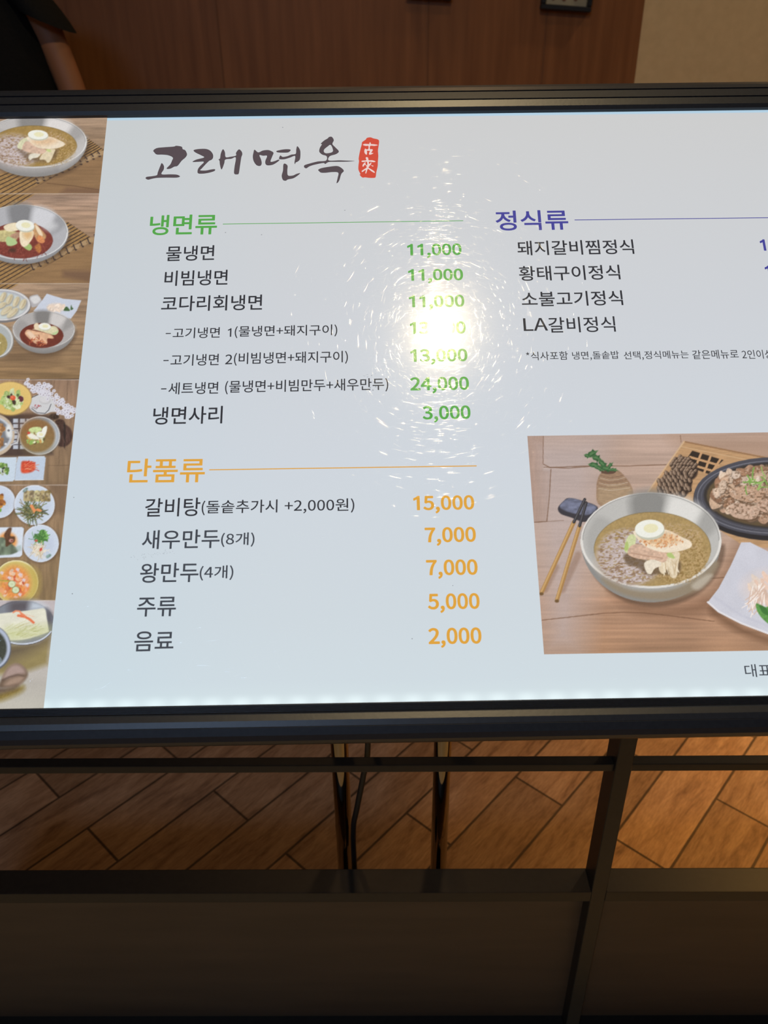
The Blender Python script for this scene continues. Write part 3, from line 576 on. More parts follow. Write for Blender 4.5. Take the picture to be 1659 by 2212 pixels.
GLYPHS['정'] = [322, [[[239,91,174,91,108,91],[68,69,68,32,68,-5],[108,-27,174,-27,239,-27],[279,-5,279,32,279,69]],
 [[126,68,174,68,221,68],[250,55,250,32,250,9],[221,-4,174,-4,126,-4],[97,9,97,32,97,55]],
 [[259,290,249,290,249,262],[249,235,249,207,228,207],[207,207,187,207,187,199],[187,191,187,183,207,183],[228,183,249,183,249,156],[249,128,249,101,259,101],[268,101,278,101,278,164],[278,227,278,290,268,290]],
 [[84,266,28,266,28,259],[28,251,28,243,51,243],[75,243,98,243,98,239],[98,235,98,232,98,187],[66,144,19,127,24,119],[29,111,34,104,71,118],[100,147,113,184,127,152],[154,125,189,112,194,120],[199,128,204,136,158,152],[127,191,127,232,127,236],[127,239,127,243,151,243],[174,243,197,243,197,251],[197,259,197,266,140,266]]]]
GLYPHS['주'] = [322, [[[122,270,44,270,44,262],[44,254,44,246,78,246],[111,246,144,246,144,246],[144,245,144,245,144,203],[90,167,34,159,38,151],[42,144,46,136,95,144],[141,171,160,208,180,171],[227,144,276,136,280,144],[283,151,287,159,231,167],[177,203,177,245,177,245],[177,246,177,246,210,246],[243,246,276,246,276,254],[276,262,276,270,199,270]],
 [[113,109,18,109,18,101],[18,93,18,85,60,85],[103,85,146,85,146,48],[146,11,146,-27,155,-27],[165,-27,174,-27,174,11],[174,48,174,85,217,85],[261,85,304,85,304,93],[304,101,304,109,208,109]]]]
GLYPHS['지'] = [322, [[[257,290,248,290,248,184],[248,78,248,-27,257,-27],[267,-27,277,-27,277,78],[277,184,277,290,267,290]],
 [[87,257,28,257,28,249],[28,241,28,233,52,233],[77,233,101,233,101,220],[101,206,101,193,101,138],[63,78,18,57,23,49],[29,41,34,34,70,52],[102,92,116,138,131,95],[162,58,199,41,204,49],[210,57,215,64,168,85],[131,139,131,193,131,206],[131,220,131,233,155,233],[180,233,204,233,204,241],[204,249,204,257,146,257]]]]
GLYPHS['찜'] = [322, [[[261,290,251,290,251,228],[251,166,251,104,261,104],[271,104,280,104,280,166],[280,228,280,290,271,290]],
 [[141,86,71,86,71,50],[71,13,71,-23,141,-23],[211,-23,280,-23,280,13],[280,50,280,86,211,86]],
 [[201,63,252,63,252,42],[252,22,252,1,201,1],[150,1,99,1,99,22],[99,42,99,63,150,63]],
 [[162,268,132,268,132,260],[132,252,132,244,140,244],[148,244,156,244,156,239],[156,235,156,230,156,206],[149,171,125,148,100,171],[93,207,93,230,93,235],[93,239,93,244,101,244],[109,244,117,244,117,252],[117,260,117,268,87,268],[56,268,26,268,26,260],[26,252,26,244,39,244],[53,244,66,244,66,239],[66,235,66,230,66,200],[51,159,15,140,21,133],[26,125,31,118,56,132],[71,155,79,180,86,155],[100,130,125,115,150,130],[163,154,170,180,179,155],[194,132,219,118,224,125],[229,133,234,140,198,158],[184,199,184,230,184,235],[184,239,184,244,196,244],[209,244,222,244,222,252],[222,260,222,268,192,268]]]]
GLYPHS['추'] = [322, [[[113,98,18,98,18,90],[18,82,18,74,60,74],[103,74,146,74,146,40],[146,6,146,-28,156,-28],[165,-28,175,-28,175,6],[175,40,175,74,218,74],[261,74,304,74,304,82],[304,90,304,98,208,98]],
 [[156,290,146,290,146,276],[146,263,146,250,112,250],[79,250,45,250,45,243],[45,235,45,227,79,227],[112,227,146,227,146,188],[92,153,35,145,39,138],[42,130,46,122,95,130],[140,154,161,188,181,154],[226,130,275,122,278,130],[282,138,285,145,228,153],[175,188,175,227,209,227],[242,227,276,227,276,235],[276,243,276,250,242,250],[208,250,175,250,175,263],[175,276,175,290,165,290]]]]
GLYPHS['코'] = [322, [[[124,259,52,259,52,251],[52,243,52,235,115,235],[178,235,241,235,241,233],[241,231,241,229,241,214],[241,199,240,182,174,180],[108,177,43,174,44,166],[46,158,47,149,111,153],[175,157,238,160,237,138],[233,113,227,85,237,84],[246,83,256,82,269,147],[269,190,269,229,269,239],[269,249,269,259,197,259]],
 [[138,122,129,122,129,95],[129,67,129,40,92,40],[55,40,18,40,18,32],[18,24,18,16,113,16],[208,16,304,16,304,24],[304,32,304,40,255,40],[206,40,158,40,158,67],[158,95,158,122,148,122]]]]
GLYPHS['탕'] = [322, [[[228,87,163,87,98,87],[58,66,58,30,58,-6],[98,-27,163,-27,228,-27],[267,-6,267,30,267,66]],
 [[116,64,163,64,210,64],[238,51,238,30,238,8],[210,-4,163,-4,116,-4],[87,8,87,30,87,51]],
 [[244,290,234,290,234,225],[234,160,234,95,244,95],[254,95,263,95,263,124],[263,154,263,183,279,183],[294,183,310,183,310,192],[310,200,310,208,294,208],[279,208,263,208,263,235],[263,262,263,290,254,290]],
 [[80,267,32,267,32,217],[32,166,32,116,40,116],[48,116,56,116,121,116],[157,117,200,125,199,133],[198,141,197,148,156,141],[121,140,61,140,61,153],[61,167,61,181,98,181],[134,181,171,181,171,189],[171,196,171,204,134,204],[98,204,61,204,61,217],[61,231,61,244,99,244],[138,244,176,244,176,252],[176,259,176,267,128,267]]]]
GLYPHS['태'] = [322, [[[72,253,30,253,30,186],[30,118,30,51,37,51],[44,51,50,51,102,51],[132,52,169,59,168,67],[167,75,166,83,132,77],[104,75,58,75,58,99],[58,123,58,146,88,146],[119,146,150,146,150,154],[150,162,150,169,119,169],[88,169,58,169,58,190],[58,210,58,230,90,230],[122,230,155,230,155,238],[155,245,155,253,113,253]],
 [[198,283,189,283,189,185],[189,87,189,-11,198,-11],[208,-11,217,-11,217,39],[217,89,217,139,231,139],[245,139,259,139,259,83],[259,28,259,-27,268,-27],[277,-27,287,-27,287,78],[287,184,287,290,277,290],[268,290,259,290,259,247],[259,205,259,162,245,162],[231,162,217,162,217,203],[217,243,217,283,208,283]]]]
GLYPHS['택'] = [322, [[[143,81,72,81,72,73],[72,65,72,57,133,57],[194,57,256,57,256,29],[256,1,256,-27,265,-27],[275,-27,284,-27,284,9],[284,45,284,81,214,81]],
 [[72,266,31,266,31,216],[31,165,31,114,38,114],[44,114,51,114,102,114],[132,115,169,123,168,130],[167,138,166,146,133,140],[104,138,59,138,59,152],[59,166,59,181,89,181],[120,181,150,181,150,188],[150,196,150,203,120,203],[89,203,59,203,59,217],[59,230,59,243,91,243],[122,243,153,243,153,251],[153,259,153,266,113,266]],
 [[196,283,187,283,187,222],[187,161,187,99,196,99],[205,99,214,99,214,127],[214,155,214,183,228,183],[242,183,257,183,257,155],[257,126,257,97,266,97],[275,97,284,97,284,161],[284,225,284,289,275,289],[266,289,257,289,257,262],[257,234,257,207,242,207],[228,207,214,207,214,232],[214,258,214,283,205,283]]]]
GLYPHS['트'] = [322, [[[113,38,18,38,18,30],[18,22,18,14,113,14],[209,14,305,14,305,22],[305,30,305,38,209,38]],
 [[126,262,54,262,54,207],[54,151,54,95,127,95],[199,95,272,95,272,103],[272,111,272,119,209,119],[146,119,84,119,84,135],[84,152,84,168,143,168],[202,168,262,168,262,176],[262,184,262,192,202,192],[143,192,84,192,84,207],[84,223,84,238,145,238],[207,238,269,238,269,246],[269,254,269,262,197,262]]]]
GLYPHS['포'] = [322, [[[60,132,43,132,43,124],[43,116,43,109,77,109],[112,109,146,109,146,85],[146,60,146,36,103,36],[60,36,18,36,18,28],[18,20,18,12,113,12],[209,12,305,12,305,20],[305,28,305,36,261,36],[218,36,174,36,174,60],[174,85,174,109,209,109],[243,109,277,109,277,116],[277,124,277,132,261,132],[245,132,228,132,228,166],[228,201,228,235,245,235],[261,235,278,235,278,243],[278,251,278,259,199,259],[121,259,43,259,43,251],[43,243,43,235,59,235],[75,235,92,235,92,201],[92,166,92,132,76,132]],
 [[121,201,121,235,147,235],[173,235,200,235,200,201],[200,166,200,132,173,132],[147,132,121,132,121,166]]]]
GLYPHS['표'] = [322, [[[60,134,43,134,43,126],[43,118,43,110,61,110],[79,110,97,110,97,85],[97,60,97,35,70,35],[44,35,18,35,18,27],[18,19,18,11,113,11],[209,11,305,11,305,19],[305,27,305,35,278,35],[250,35,223,35,223,60],[223,85,223,110,241,110],[259,110,277,110,277,118],[277,126,277,134,261,134],[245,134,228,134,228,168],[228,202,228,236,245,236],[261,236,278,236,278,244],[278,252,278,260,199,260],[121,260,43,260,43,252],[43,244,43,236,59,236],[75,236,92,236,92,202],[92,168,92,134,76,134]],
 [[149,35,126,35,126,60],[126,85,126,110,149,110],[172,110,194,110,194,85],[194,60,194,35,172,35]],
 [[121,202,121,236,147,236],[173,236,200,236,200,202],[200,168,200,134,173,134],[147,134,121,134,121,168]]]]
GLYPHS['품'] = [322, [[[187,53,240,53,240,35],[240,18,240,1,187,1],[134,1,81,1,81,18],[81,35,81,53,134,53]],
 [[84,76,53,76,53,43],[53,10,53,-23,125,-23],[197,-23,269,-23,269,10],[269,43,269,76,237,76],[206,76,175,76,175,88],[175,101,175,113,218,113],[261,113,304,113,304,121],[304,129,304,137,208,137],[113,137,18,137,18,129],[18,121,18,113,60,113],[103,113,146,113,146,101],[146,88,146,76,115,76]],
 [[61,190,45,190,45,182],[45,174,45,166,122,166],[199,166,275,166,275,174],[275,182,275,190,260,190],[244,190,229,190,229,212],[229,234,229,256,245,256],[260,256,276,256,276,264],[276,271,276,279,199,279],[121,279,44,279,44,271],[44,264,44,256,60,256],[76,256,92,256,92,234],[92,212,92,190,76,190]],
 [[121,234,121,256,147,256],[173,256,200,256,200,234],[200,212,200,190,173,190],[147,190,121,190,121,212]]]]
GLYPHS['함'] = [322, [[[131,81,64,81,64,46],[64,12,64,-23,131,-23],[197,-23,263,-23,263,12],[263,46,263,81,197,81]],
 [[187,57,235,57,235,39],[235,20,235,1,187,1],[140,1,93,1,93,20],[93,39,93,57,140,57]],
 [[157,217,112,217,66,217],[36,194,36,160,36,126],[66,104,112,104,157,104],[187,126,187,160,187,194]],
 [[83,194,112,194,140,194],[160,181,160,160,160,139],[140,126,112,126,83,126],[64,139,64,160,64,181]],
 [[244,290,234,290,234,226],[234,162,234,99,244,99],[254,99,263,99,263,126],[263,154,263,181,279,181],[294,181,310,181,310,189],[310,197,310,206,294,206],[279,206,263,206,263,234],[263,262,263,290,254,290]],
 [[107,292,97,292,97,280],[97,268,97,256,71,256],[45,256,18,256,18,248],[18,240,18,232,81,232],[143,232,205,232,205,240],[205,248,205,256,179,256],[153,256,126,256,126,268],[126,280,126,292,117,292]]]]
GLYPHS['황'] = [322, [[[227,71,161,71,96,71],[58,53,58,22,58,-10],[96,-27,161,-27,227,-27],[265,-10,265,22,265,53]],
 [[113,49,161,49,209,49],[236,39,236,22,236,5],[209,-5,161,-5,113,-5],[87,5,87,22,87,39]],
 [[86,207,114,207,143,207],[161,197,161,182,161,167],[143,157,114,157,86,157],[68,167,68,182,68,197]],
 [[244,289,234,289,234,218],[234,146,234,75,244,75],[253,75,263,75,263,106],[263,138,263,170,278,170],[294,170,309,170,309,178],[309,186,309,194,294,194],[278,194,263,194,263,226],[263,257,263,289,253,289]],
 [[159,227,114,227,70,227],[41,210,41,182,41,158],[64,141,100,138,100,130],[100,121,100,113,70,112],[41,112,16,112,17,104],[18,96,19,89,75,89],[150,90,217,102,216,108],[216,115,215,122,188,118],[158,116,129,114,129,122],[129,130,129,138,166,141],[188,158,188,182,188,210]],
 [[110,292,100,292,100,282],[100,272,100,262,75,262],[49,262,24,262,24,255],[24,248,24,240,84,240],[145,240,206,240,206,248],[206,255,206,262,180,262],[155,262,129,262,129,272],[129,282,129,292,120,292]]]]
GLYPHS['회'] = [322, [[[256,290,246,290,246,184],[246,78,246,-27,256,-27],[266,-27,276,-27,276,78],[276,184,276,290,266,290]],
 [[93,187,122,187,151,187],[171,172,171,151,171,129],[151,115,122,115,93,115],[74,129,74,151,74,172]],
 [[167,209,122,209,77,209],[46,186,46,151,46,119],[70,97,108,93,108,81],[108,70,108,59,76,58],[46,57,19,57,21,49],[22,41,23,33,82,33],[158,34,228,46,228,53],[227,60,226,67,197,63],[167,61,137,60,137,71],[137,82,137,93,174,98],[198,119,198,151,198,186]],
 [[118,289,108,289,108,276],[108,264,108,251,81,251],[53,251,26,251,26,243],[26,235,26,227,90,227],[154,227,218,227,218,235],[218,243,218,251,191,251],[164,251,137,251,137,264],[137,276,137,289,127,289]]]]

DIG_H = max(p[3] for s in GLYPHS['0'][1] for p in s)     # digit height in font units
def _poly_glyph(adv, polys):
    return [adv, [[[x, y, x, y, x, y] for x, y in pl] for pl in polys]]
_h = DIG_H
GLYPHS['-'] = _poly_glyph(190, [[(20, 112), (150, 112), (150, 136), (20, 136)]])
GLYPHS['1'] = _poly_glyph(GLYPHS['0'][0], [[(0.36 * _h, 0), (0.49 * _h, 0), (0.49 * _h, _h), (0.39 * _h, _h), (0.33 * _h, 0.93 * _h), (0.14 * _h, 0.83 * _h), (0.14 * _h, 0.71 * _h), (0.36 * _h, 0.82 * _h)]])

def run_mesh(text, offset):
    cu = bpy.data.curves.new('run', 'CURVE')
    cu.dimensions = '2D'; cu.fill_mode = 'BOTH'; cu.resolution_u = 5
    x = 0.0
    for ch in text:
        if ch == ' ':
            x += 100; continue
        adv, sp = GLYPHS[ch]
        for s in sp:
            k = cu.splines.new('BEZIER')
            k.bezier_points.add(len(s) - 1)
            k.use_cyclic_u = True
            for bp, q in zip(k.bezier_points, s):
                bp.handle_left_type = bp.handle_right_type = 'FREE'
                bp.co = (q[2] + x, q[3], 0); bp.handle_left = (q[0] + x, q[1], 0); bp.handle_right = (q[4] + x, q[5], 0)
        x += adv
    ob = bpy.data.objects.new('run', cu)
    COL.objects.link(ob)
    dg = bpy.context.evaluated_depsgraph_get()
    me = bpy.data.meshes.new_from_object(ob.evaluated_get(dg))
    v = np.array([p.co[:2] for p in me.vertices])
    f = [tuple(p.vertices) for p in me.polygons]
    bpy.data.objects.remove(ob); bpy.data.curves.remove(cu)
    # rounded edge of the ink: a band along every outline, with a small round at each point
    ed = {}
    for p in me.polygons:
        for e in p.edge_keys: ed[e] = ed.get(e, 0) + 1
    bpy.data.meshes.remove(me)
    V = [tuple(p) for p in v]
    for (a, b), n in ed.items():
        if n != 1: continue
        p, q = v[a], v[b]
        d = q - p; L = math.hypot(*d)
        if L < 1e-6: continue
        m_ = np.array((-d[1], d[0])) / L * offset
        n0 = len(V); V += [tuple(p + m_), tuple(p - m_), tuple(q - m_), tuple(q + m_)]; f.append((n0, n0 + 1, n0 + 2, n0 + 3))
        n0 = len(V); V += [(p[0] + offset * math.cos(k * PI / 4), p[1] + offset * math.sin(k * PI / 4)) for k in range(8)]; f.append(tuple(range(n0, n0 + 8)))
    return np.array(V), f

INK_Z = 0.00035
def lettering(name, runs, m, offset=7.0, mode='ink', label=None):
    """runs: (text, xl, yl, xr, yr, h): ink from (xl, yl) to (xr, yr) along its foot, h tall, in photograph pixels"""
    V, F = [], []
    for text, xl, yl, xr, yr, h in runs:
        v, f = run_mesh(text, offset)
        lo, hi = v.min(0), v.max(0)
        y0, y1 = (lo[1], hi[1]) if mode == 'ink' else (0.0 - offset, DIG_H + offset)
        A, B = np.array(UV(xl, yl)), np.array(UV(xr, yr))
        hp = UV((xl + xr) / 2, (yl + yr) / 2 - h)[1] - UV((xl + xr) / 2, (yl + yr) / 2)[1]
        a = (v[:, 0] - lo[0]) / (hi[0] - lo[0]); b_ = (v[:, 1] - y0) / (y1 - y0)
        q = A + (B - A) * a[:, None]
        q[:, 1] += hp * b_
        n0 = len(V)
        V += [(float(x), float(y), INK_Z) for x, y in q]
        F += [tuple(i + n0 for i in ff) for ff in f]
    me = bpy.data.meshes.new(name)
    me.from_pydata(V, [], F)
    o = link(name, me, m, PANEL)
    if label: o['label'] = label
    return o

def strip_line(name, x0, y0, x1, y1, w, m):
    A, B = np.array(UV(x0, y0)), np.array(UV(x1, y1))
    me = bpy.data.meshes.new(name)
    me.from_pydata([(A[0], A[1] - w / 2, INK_Z), (B[0], B[1] - w / 2, INK_Z), (B[0], B[1] + w / 2, INK_Z), (A[0], A[1] + w / 2, INK_Z)], [], [(0, 1, 2, 3)])
    return link(name, me, m, PANEL)

M_GREEN = emit_print('green_ink', (82, 166, 74))
M_ORANGE = emit_print('orange_ink', (224, 164, 62))
M_BLUE = emit_print('blue_ink', (66, 66, 152))
M_TEXT = emit_print('black_ink', (42, 45, 54))
M_TEXTG = emit_print('grey_ink', (62, 68, 78))
M_LOGO = emit_print('brush_ink', (84, 73, 80))
M_LOGO2 = emit_print('brush_ink_outline', (58, 54, 62))
M_SEAL = emit_print('red_seal_ink', (212, 76, 58))
M_SEAL2 = emit_print('seal_paper', (238, 214, 210))

lettering('section_heading', [('냉면류', 322, 509, 468, 506.5, 43.5)], M_GREEN, 5, label='green heading')
lettering('section_heading', [('단품류', 272.5, 1044, 441.6, 1042, 52.5)], M_ORANGE, 4, label='orange heading')
lettering('section_heading', [('정식류', 1072, 499, 1229, 496.5, 43)], M_BLUE, 5, label='blue heading')
strip_line('divider_line', 481.5, 484.6, 1000.5, 477.3, 0.0007, M_GREEN)
strip_line('divider_line', 452, 1015.2, 1029.6, 1006.7, 0.0009, M_ORANGE)
strip_line('divider_line', 1241, 475.6, 1950, 467.5, 0.0008, M_BLUE)
for runs in (
    [('물냉면', 357.9, 565, 462.3, 562.5, 32.5)],
    [('비빔냉면', 354.5, 618.5, 491.2, 616, 33)],
    [('코다리회냉면', 347.7, 673.5, 566, 670, 33.5)],
    [('-고기냉면', 357.4, 732, 474.5, 730, 23), ('1', 492, 728, 499.5, 728, 18.5), ('(물냉면+돼지구이)', 506.6, 731, 728.7, 727, 26)],
    [('-고기냉면', 352.3, 791.3, 472.2, 789.5, 25), ('2', 486.3, 787.4, 501.5, 787, 21), ('(비빔냉면+돼지구이)', 505, 790.5, 751.6, 786, 28)],
    [('-세트냉면', 347.3, 853, 471.1, 851, 26), ('(물냉면+비빔만두+새우만두)', 485.7, 852.5, 839, 846, 29.5)],
    [('냉면사리', 329.7, 918, 480, 915, 38)],
    [('갈비탕', 312.3, 1117, 431.7, 1115, 40), ('(돌솥추가시', 435, 1113.5, 599, 1111, 32), ('+2,000원)', 614.7, 1110, 765.5, 1107.5, 31)],
    [('돼지갈비찜정식', 1118.6, 552.5, 1370.5, 549, 31.5)],
    [('황태구이정식', 1122.3, 607.5, 1340.7, 604, 32)],
    [('소불고기정식', 1127.8, 663, 1346.6, 659.5, 32)],
    [('LA', 1131.5, 715.5, 1184, 714.5, 27.5), ('갈비정식', 1186, 719.5, 1330.5, 717, 33.5)],
): lettering('menu_item', runs, M_TEXT, 3.2 if len(runs) < 2 else 2.2)
for runs in (
    [('새우만두', 305.7, 1187, 473.8, 1184, 41), ('(8개)', 477, 1182, 549.4, 1181, 31)],
    [('왕만두', 301.4, 1259.5, 428, 1257.5, 42.5), ('(4개)', 430.7, 1254.5, 503.6, 1253, 32)],
    [('주류', 295, 1332.5, 379.3, 1331, 42)],
    [('음료', 289, 1407.5, 374.3, 1405.5, 43)],
): lettering('menu_item', runs, M_TEXTG, 3.2)
lettering('fine_print', [('*식사포함', 1137, 779, 1227.5, 777.5, 18.5), ('냉면,돌솥밥', 1237, 779.5, 1338, 777.5, 19.5), ('선택,정식메뉴는', 1348.4, 779, 1488.7, 776.5, 19.5),
                         ('같은메뉴로', 1496.7, 776.5, 1596.2, 774.5, 19.5), ('2인이상', 1604, 776, 1671, 775, 19.5)], M_TEXT, 1.0)
lettering('photo_caption', [('대표', 1610.5, 1463, 1668.5, 1462, 28)], M_TEXTG, 1.5)
for t, xl, yl, xr, yr, h in (
    ('11,000', 880, 552.5, 997.5, 551, 25), ('11,000', 882, 607, 1000.8, 605.5, 25), ('11,000', 884, 664.3, 1003.5, 662.8, 26),
    ('13,000', 886, 722, 1006.4, 720.4, 26.3), ('13,000', 887, 782, 1010.3, 780.4, 27), ('24,000', 886.6, 844, 1013.7, 842.2, 28.6), ('3,000', 913, 906.5, 1017, 905, 29.2)):
    lettering('price', [(t, xl, yl, xr, yr, h)], M_GREEN, 9.5, 'base')
for t, xl, yl, xr, yr, h in (
    ('15,000', 893.3, 1102.5, 1025, 1100.6, 31), ('7,000', 918, 1172, 1028.6, 1170.2, 32.3), ('7,000', 921, 1243, 1032.4, 1241.4, 33.5),
    ('5,000', 924.6, 1316.5, 1036.7, 1315, 34), ('2,000', 926, 1391.7, 1040.8, 1390, 35)):
    lettering('price', [(t, xl, yl, xr, yr, h)], M_ORANGE, 9.5, 'base')
lettering('price', [('1', 1644.3, 542, 1655.5, 542, 24.5)], M_BLUE, 9.5, 'base')
lettering('price', [('1', 1655.0, 599, 1666.5, 599, 25)], M_BLUE, 9.5, 'base')

# brush lettering of the shop's name: each stroke an outline; layers of one mesh
def area2(p):
    p = np.asarray(p); q = np.roll(p, -1, 0)
    return float((p[:, 0] * q[:, 1] - q[:, 0] * p[:, 1]).sum())

def fill_shapes(shapes, T, grow):
    cu = bpy.data.curves.new('s', 'CURVE'); cu.dimensions = '2D'; cu.fill_mode = 'BOTH'
    for outer, holes in shapes:
        for h, pl in enumerate([outer] + holes):
            pts = np.array([UV(*T(p)) for p in catmull(pl, 5)]) * 1000
            if (area2(pts) > 0) != (h == 0): pts = pts[::-1]
            k = cu.splines.new('POLY'); k.points.add(len(pts) - 1); k.use_cyclic_u = True
            for q, p in zip(k.points, pts): q.co = (p[0], p[1], 0, 1)
    cu.offset = grow
    ob = bpy.data.objects.new('s', cu); COL.objects.link(ob)
    me = bpy.data.meshes.new_from_object(ob.evaluated_get(bpy.context.evaluated_depsgraph_get()))
    v = [(p.co.x / 1000, p.co.y / 1000) for p in me.vertices]; f = [tuple(p.vertices) for p in me.polygons]
    bpy.data.objects.remove(ob); bpy.data.curves.remove(cu); bpy.data.meshes.remove(me)
    return v, f

def strokes(name, layers):
    V, F, MI, MS = [], [], [], []
    for i, (shapes, T, m, grow) in enumerate(layers):
        v, f = fill_shapes(shapes, T, grow)
        if m not in MS: MS.append(m)
        n0 = len(V)
        V += [(x, y, INK_Z + 0.0001 * MS.index(m)) for x, y in v]; F += [tuple(k + n0 for k in ff) for ff in f]; MI += [MS.index(m)] * len(f)
    me = bpy.data.meshes.new(name); me.from_pydata(V, [], F)
    for m in MS: me.materials.append(m)
    for p, k in zip(me.polygons, MI): p.material_index = k
    return link(name, me, None, PANEL)
ga = lambda p: (300 + p[0] * 240 / 1659, 290 + p[1] * 240 / 1659)
gb = lambda p: (530 + p[0] * 250 / 1659, 280 + p[1] * 250 / 1659)
gs = lambda p: (765 + p[0] * 70 / 1475, 290 + p[1] * 70 / 1475)
LOGO_A = [
    ([(218, 245), (272, 210), (380, 198), (520, 188), (560, 176), (640, 190), (655, 225), (695, 245), (720, 305), (695, 352), (640, 400), (580, 475), (530, 488), (470, 518), (415, 516), (470, 455), (495, 400), (508, 352), (440, 318), (350, 308), (268, 306), (232, 275)], []),
    ([(343, 435), (375, 478), (372, 530), (340, 600), (470, 602), (560, 606), (600, 620), (614, 637), (560, 652), (420, 652), (280, 655), (200, 668), (140, 682), (102, 662), (120, 640), (200, 630), (270, 614), (285, 570), (320, 480)], []),
    ([(822, 240), (880, 226), (990, 222), (1060, 245), (1105, 300), (1108, 355), (1085, 385), (1050, 402), (1000, 450), (940, 515), (918, 542), (1000, 545), (1080, 530), (1135, 526), (1130, 552), (1050, 578), (960, 592), (884, 586), (882, 530), (915, 480), (966, 430), (960, 412), (880, 416), (802, 416), (860, 382), (975, 350), (930, 318), (860, 284), (824, 258)], []),
    ([(1256, 228), (1285, 270), (1298, 345), (1370, 340), (1450, 322), (1452, 280), (1495, 230), (1535, 262), (1545, 305), (1530, 350), (1510, 480), (1495, 580), (1478, 602), (1425, 592), (1428, 500), (1448, 352), (1380, 370), (1292, 382), (1275, 440), (1236, 530), (1212, 460), (1205, 400), (1190, 380), (1212, 365), (1225, 290)], []),
]
LOGO_B = [
    ([(133, 292), (185, 330), (250, 304), (320, 296), (365, 308), (404, 336), (385, 390), (362, 462), (420, 455), (470, 435), (490, 440), (450, 475), (390, 508), (320, 516), (290, 495), (288, 450), (312, 380), (255, 378), (203, 370), (225, 430), (235, 490), (212, 524), (160, 512), (120, 455), (108, 390), (118, 330)], []),
    ([(445, 312), (490, 298), (560, 286), (630, 286), (650, 300), (615, 330), (540, 334), (465, 330)], []),
    ([(505, 374), (535, 395), (600, 385), (660, 362), (722, 350), (730, 290), (745, 242), (782, 290), (790, 350), (782, 430), (745, 465), (722, 475), (712, 500), (705, 470), (714, 382), (640, 405), (560, 428), (488, 426), (490, 395)], []),
    ([(565, 490), (605, 520), (602, 590), (612, 660), (680, 662), (730, 640), (785, 626), (760, 655), (690, 700), (610, 718), (580, 736), (540, 725), (522, 665), (540, 590), (545, 510)], []),
    ([(1200, 110), (1240, 108), (1268, 155), (1248, 210), (1290, 258), (1340, 315), (1300, 355), (1210, 385), (1196, 445), (1350, 444), (1450, 448), (1570, 453), (1450, 463), (1300, 465), (1196, 468), (1145, 496), (1120, 482), (1000, 505), (920, 530), (875, 558), (845, 545), (848, 515), (920, 490), (1040, 460), (1155, 448), (1166, 386), (1100, 360), (1060, 318), (1070, 262), (1098, 215), (1082, 205), (1130, 160), (1180, 130)],
     [[(1212, 222), (1180, 245), (1130, 288), (1128, 325), (1160, 343), (1225, 334), (1256, 312), (1250, 270), (1232, 232)]]),
    ([(1045, 580), (1090, 556), (1200, 536), (1310, 525), (1370, 548), (1412, 595), (1375, 640), (1345, 735), (1308, 772), (1322, 700), (1332, 622), (1250, 612), (1150, 622), (1085, 620), (1058, 600)], []),
]
GROW = -1.0            # sign that makes an outline thinner
strokes('shop_name', [(LOGO_A, ga, M_LOGO2, 0.0), (LOGO_B, gb, M_LOGO2, 0.0), (LOGO_A, ga, M_LOGO, GROW * 0.32), (LOGO_B, gb, M_LOGO, GROW * 0.32)])
SEAL = [([(400, 340), (530, 250), (580, 180), (740, 152), (880, 200), (1070, 245), (1135, 325), (1112, 560), (1085, 760), (1100, 1000), (1080, 1280), (1070, 1480), (1010, 1740), (985, 1930), (930, 1995), (690, 1998), (500, 1975), (370, 1980), (250, 1855), (285, 1820), (200, 1640), (195, 1450), (220, 1240), (205, 1120), (240, 900), (290, 680), (345, 480), (355, 390)], [])]
SEALCH = [
    ([(725, 385), (755, 410), (765, 458), (900, 470), (1080, 505), (930, 545), (735, 545), (720, 690), (800, 692), (850, 725), (820, 790), (780, 865), (875, 870), (800, 925), (700, 945), (675, 890), (715, 780), (640, 768), (585, 765), (590, 860), (565, 948), (500, 900), (465, 820), (475, 720), (510, 668), (545, 695), (640, 692), (650, 550), (520, 545), (400, 500), (480, 455), (680, 460), (695, 410)], []),
    ([(575, 1055), (635, 1090), (665, 1195), (830, 1200), (975, 1255), (890, 1285), (685, 1265), (690, 1370), (760, 1305), (790, 1320), (755, 1395), (800, 1430), (878, 1450), (840, 1480), (740, 1410), (690, 1480), (655, 1530), (780, 1610), (900, 1690), (940, 1745), (915, 1770), (780, 1695), (635, 1590), (580, 1700), (545, 1795), (510, 1780), (530, 1640), (400, 1720), (360, 1735), (350, 1680), (450, 1610), (570, 1520), (500, 1400), (410, 1495), (380, 1440), (430, 1350), (520, 1285), (515, 1360), (590, 1435), (580, 1270), (400, 1278), (335, 1250), (370, 1215), (550, 1195), (525, 1090)], []),
]
strokes('seal_stamp', [(SEAL, gs, M_SEAL, 0.0), (SEALCH, gs, M_SEAL2, 0.0)])['label'] = 'red seal stamp with two white characters'

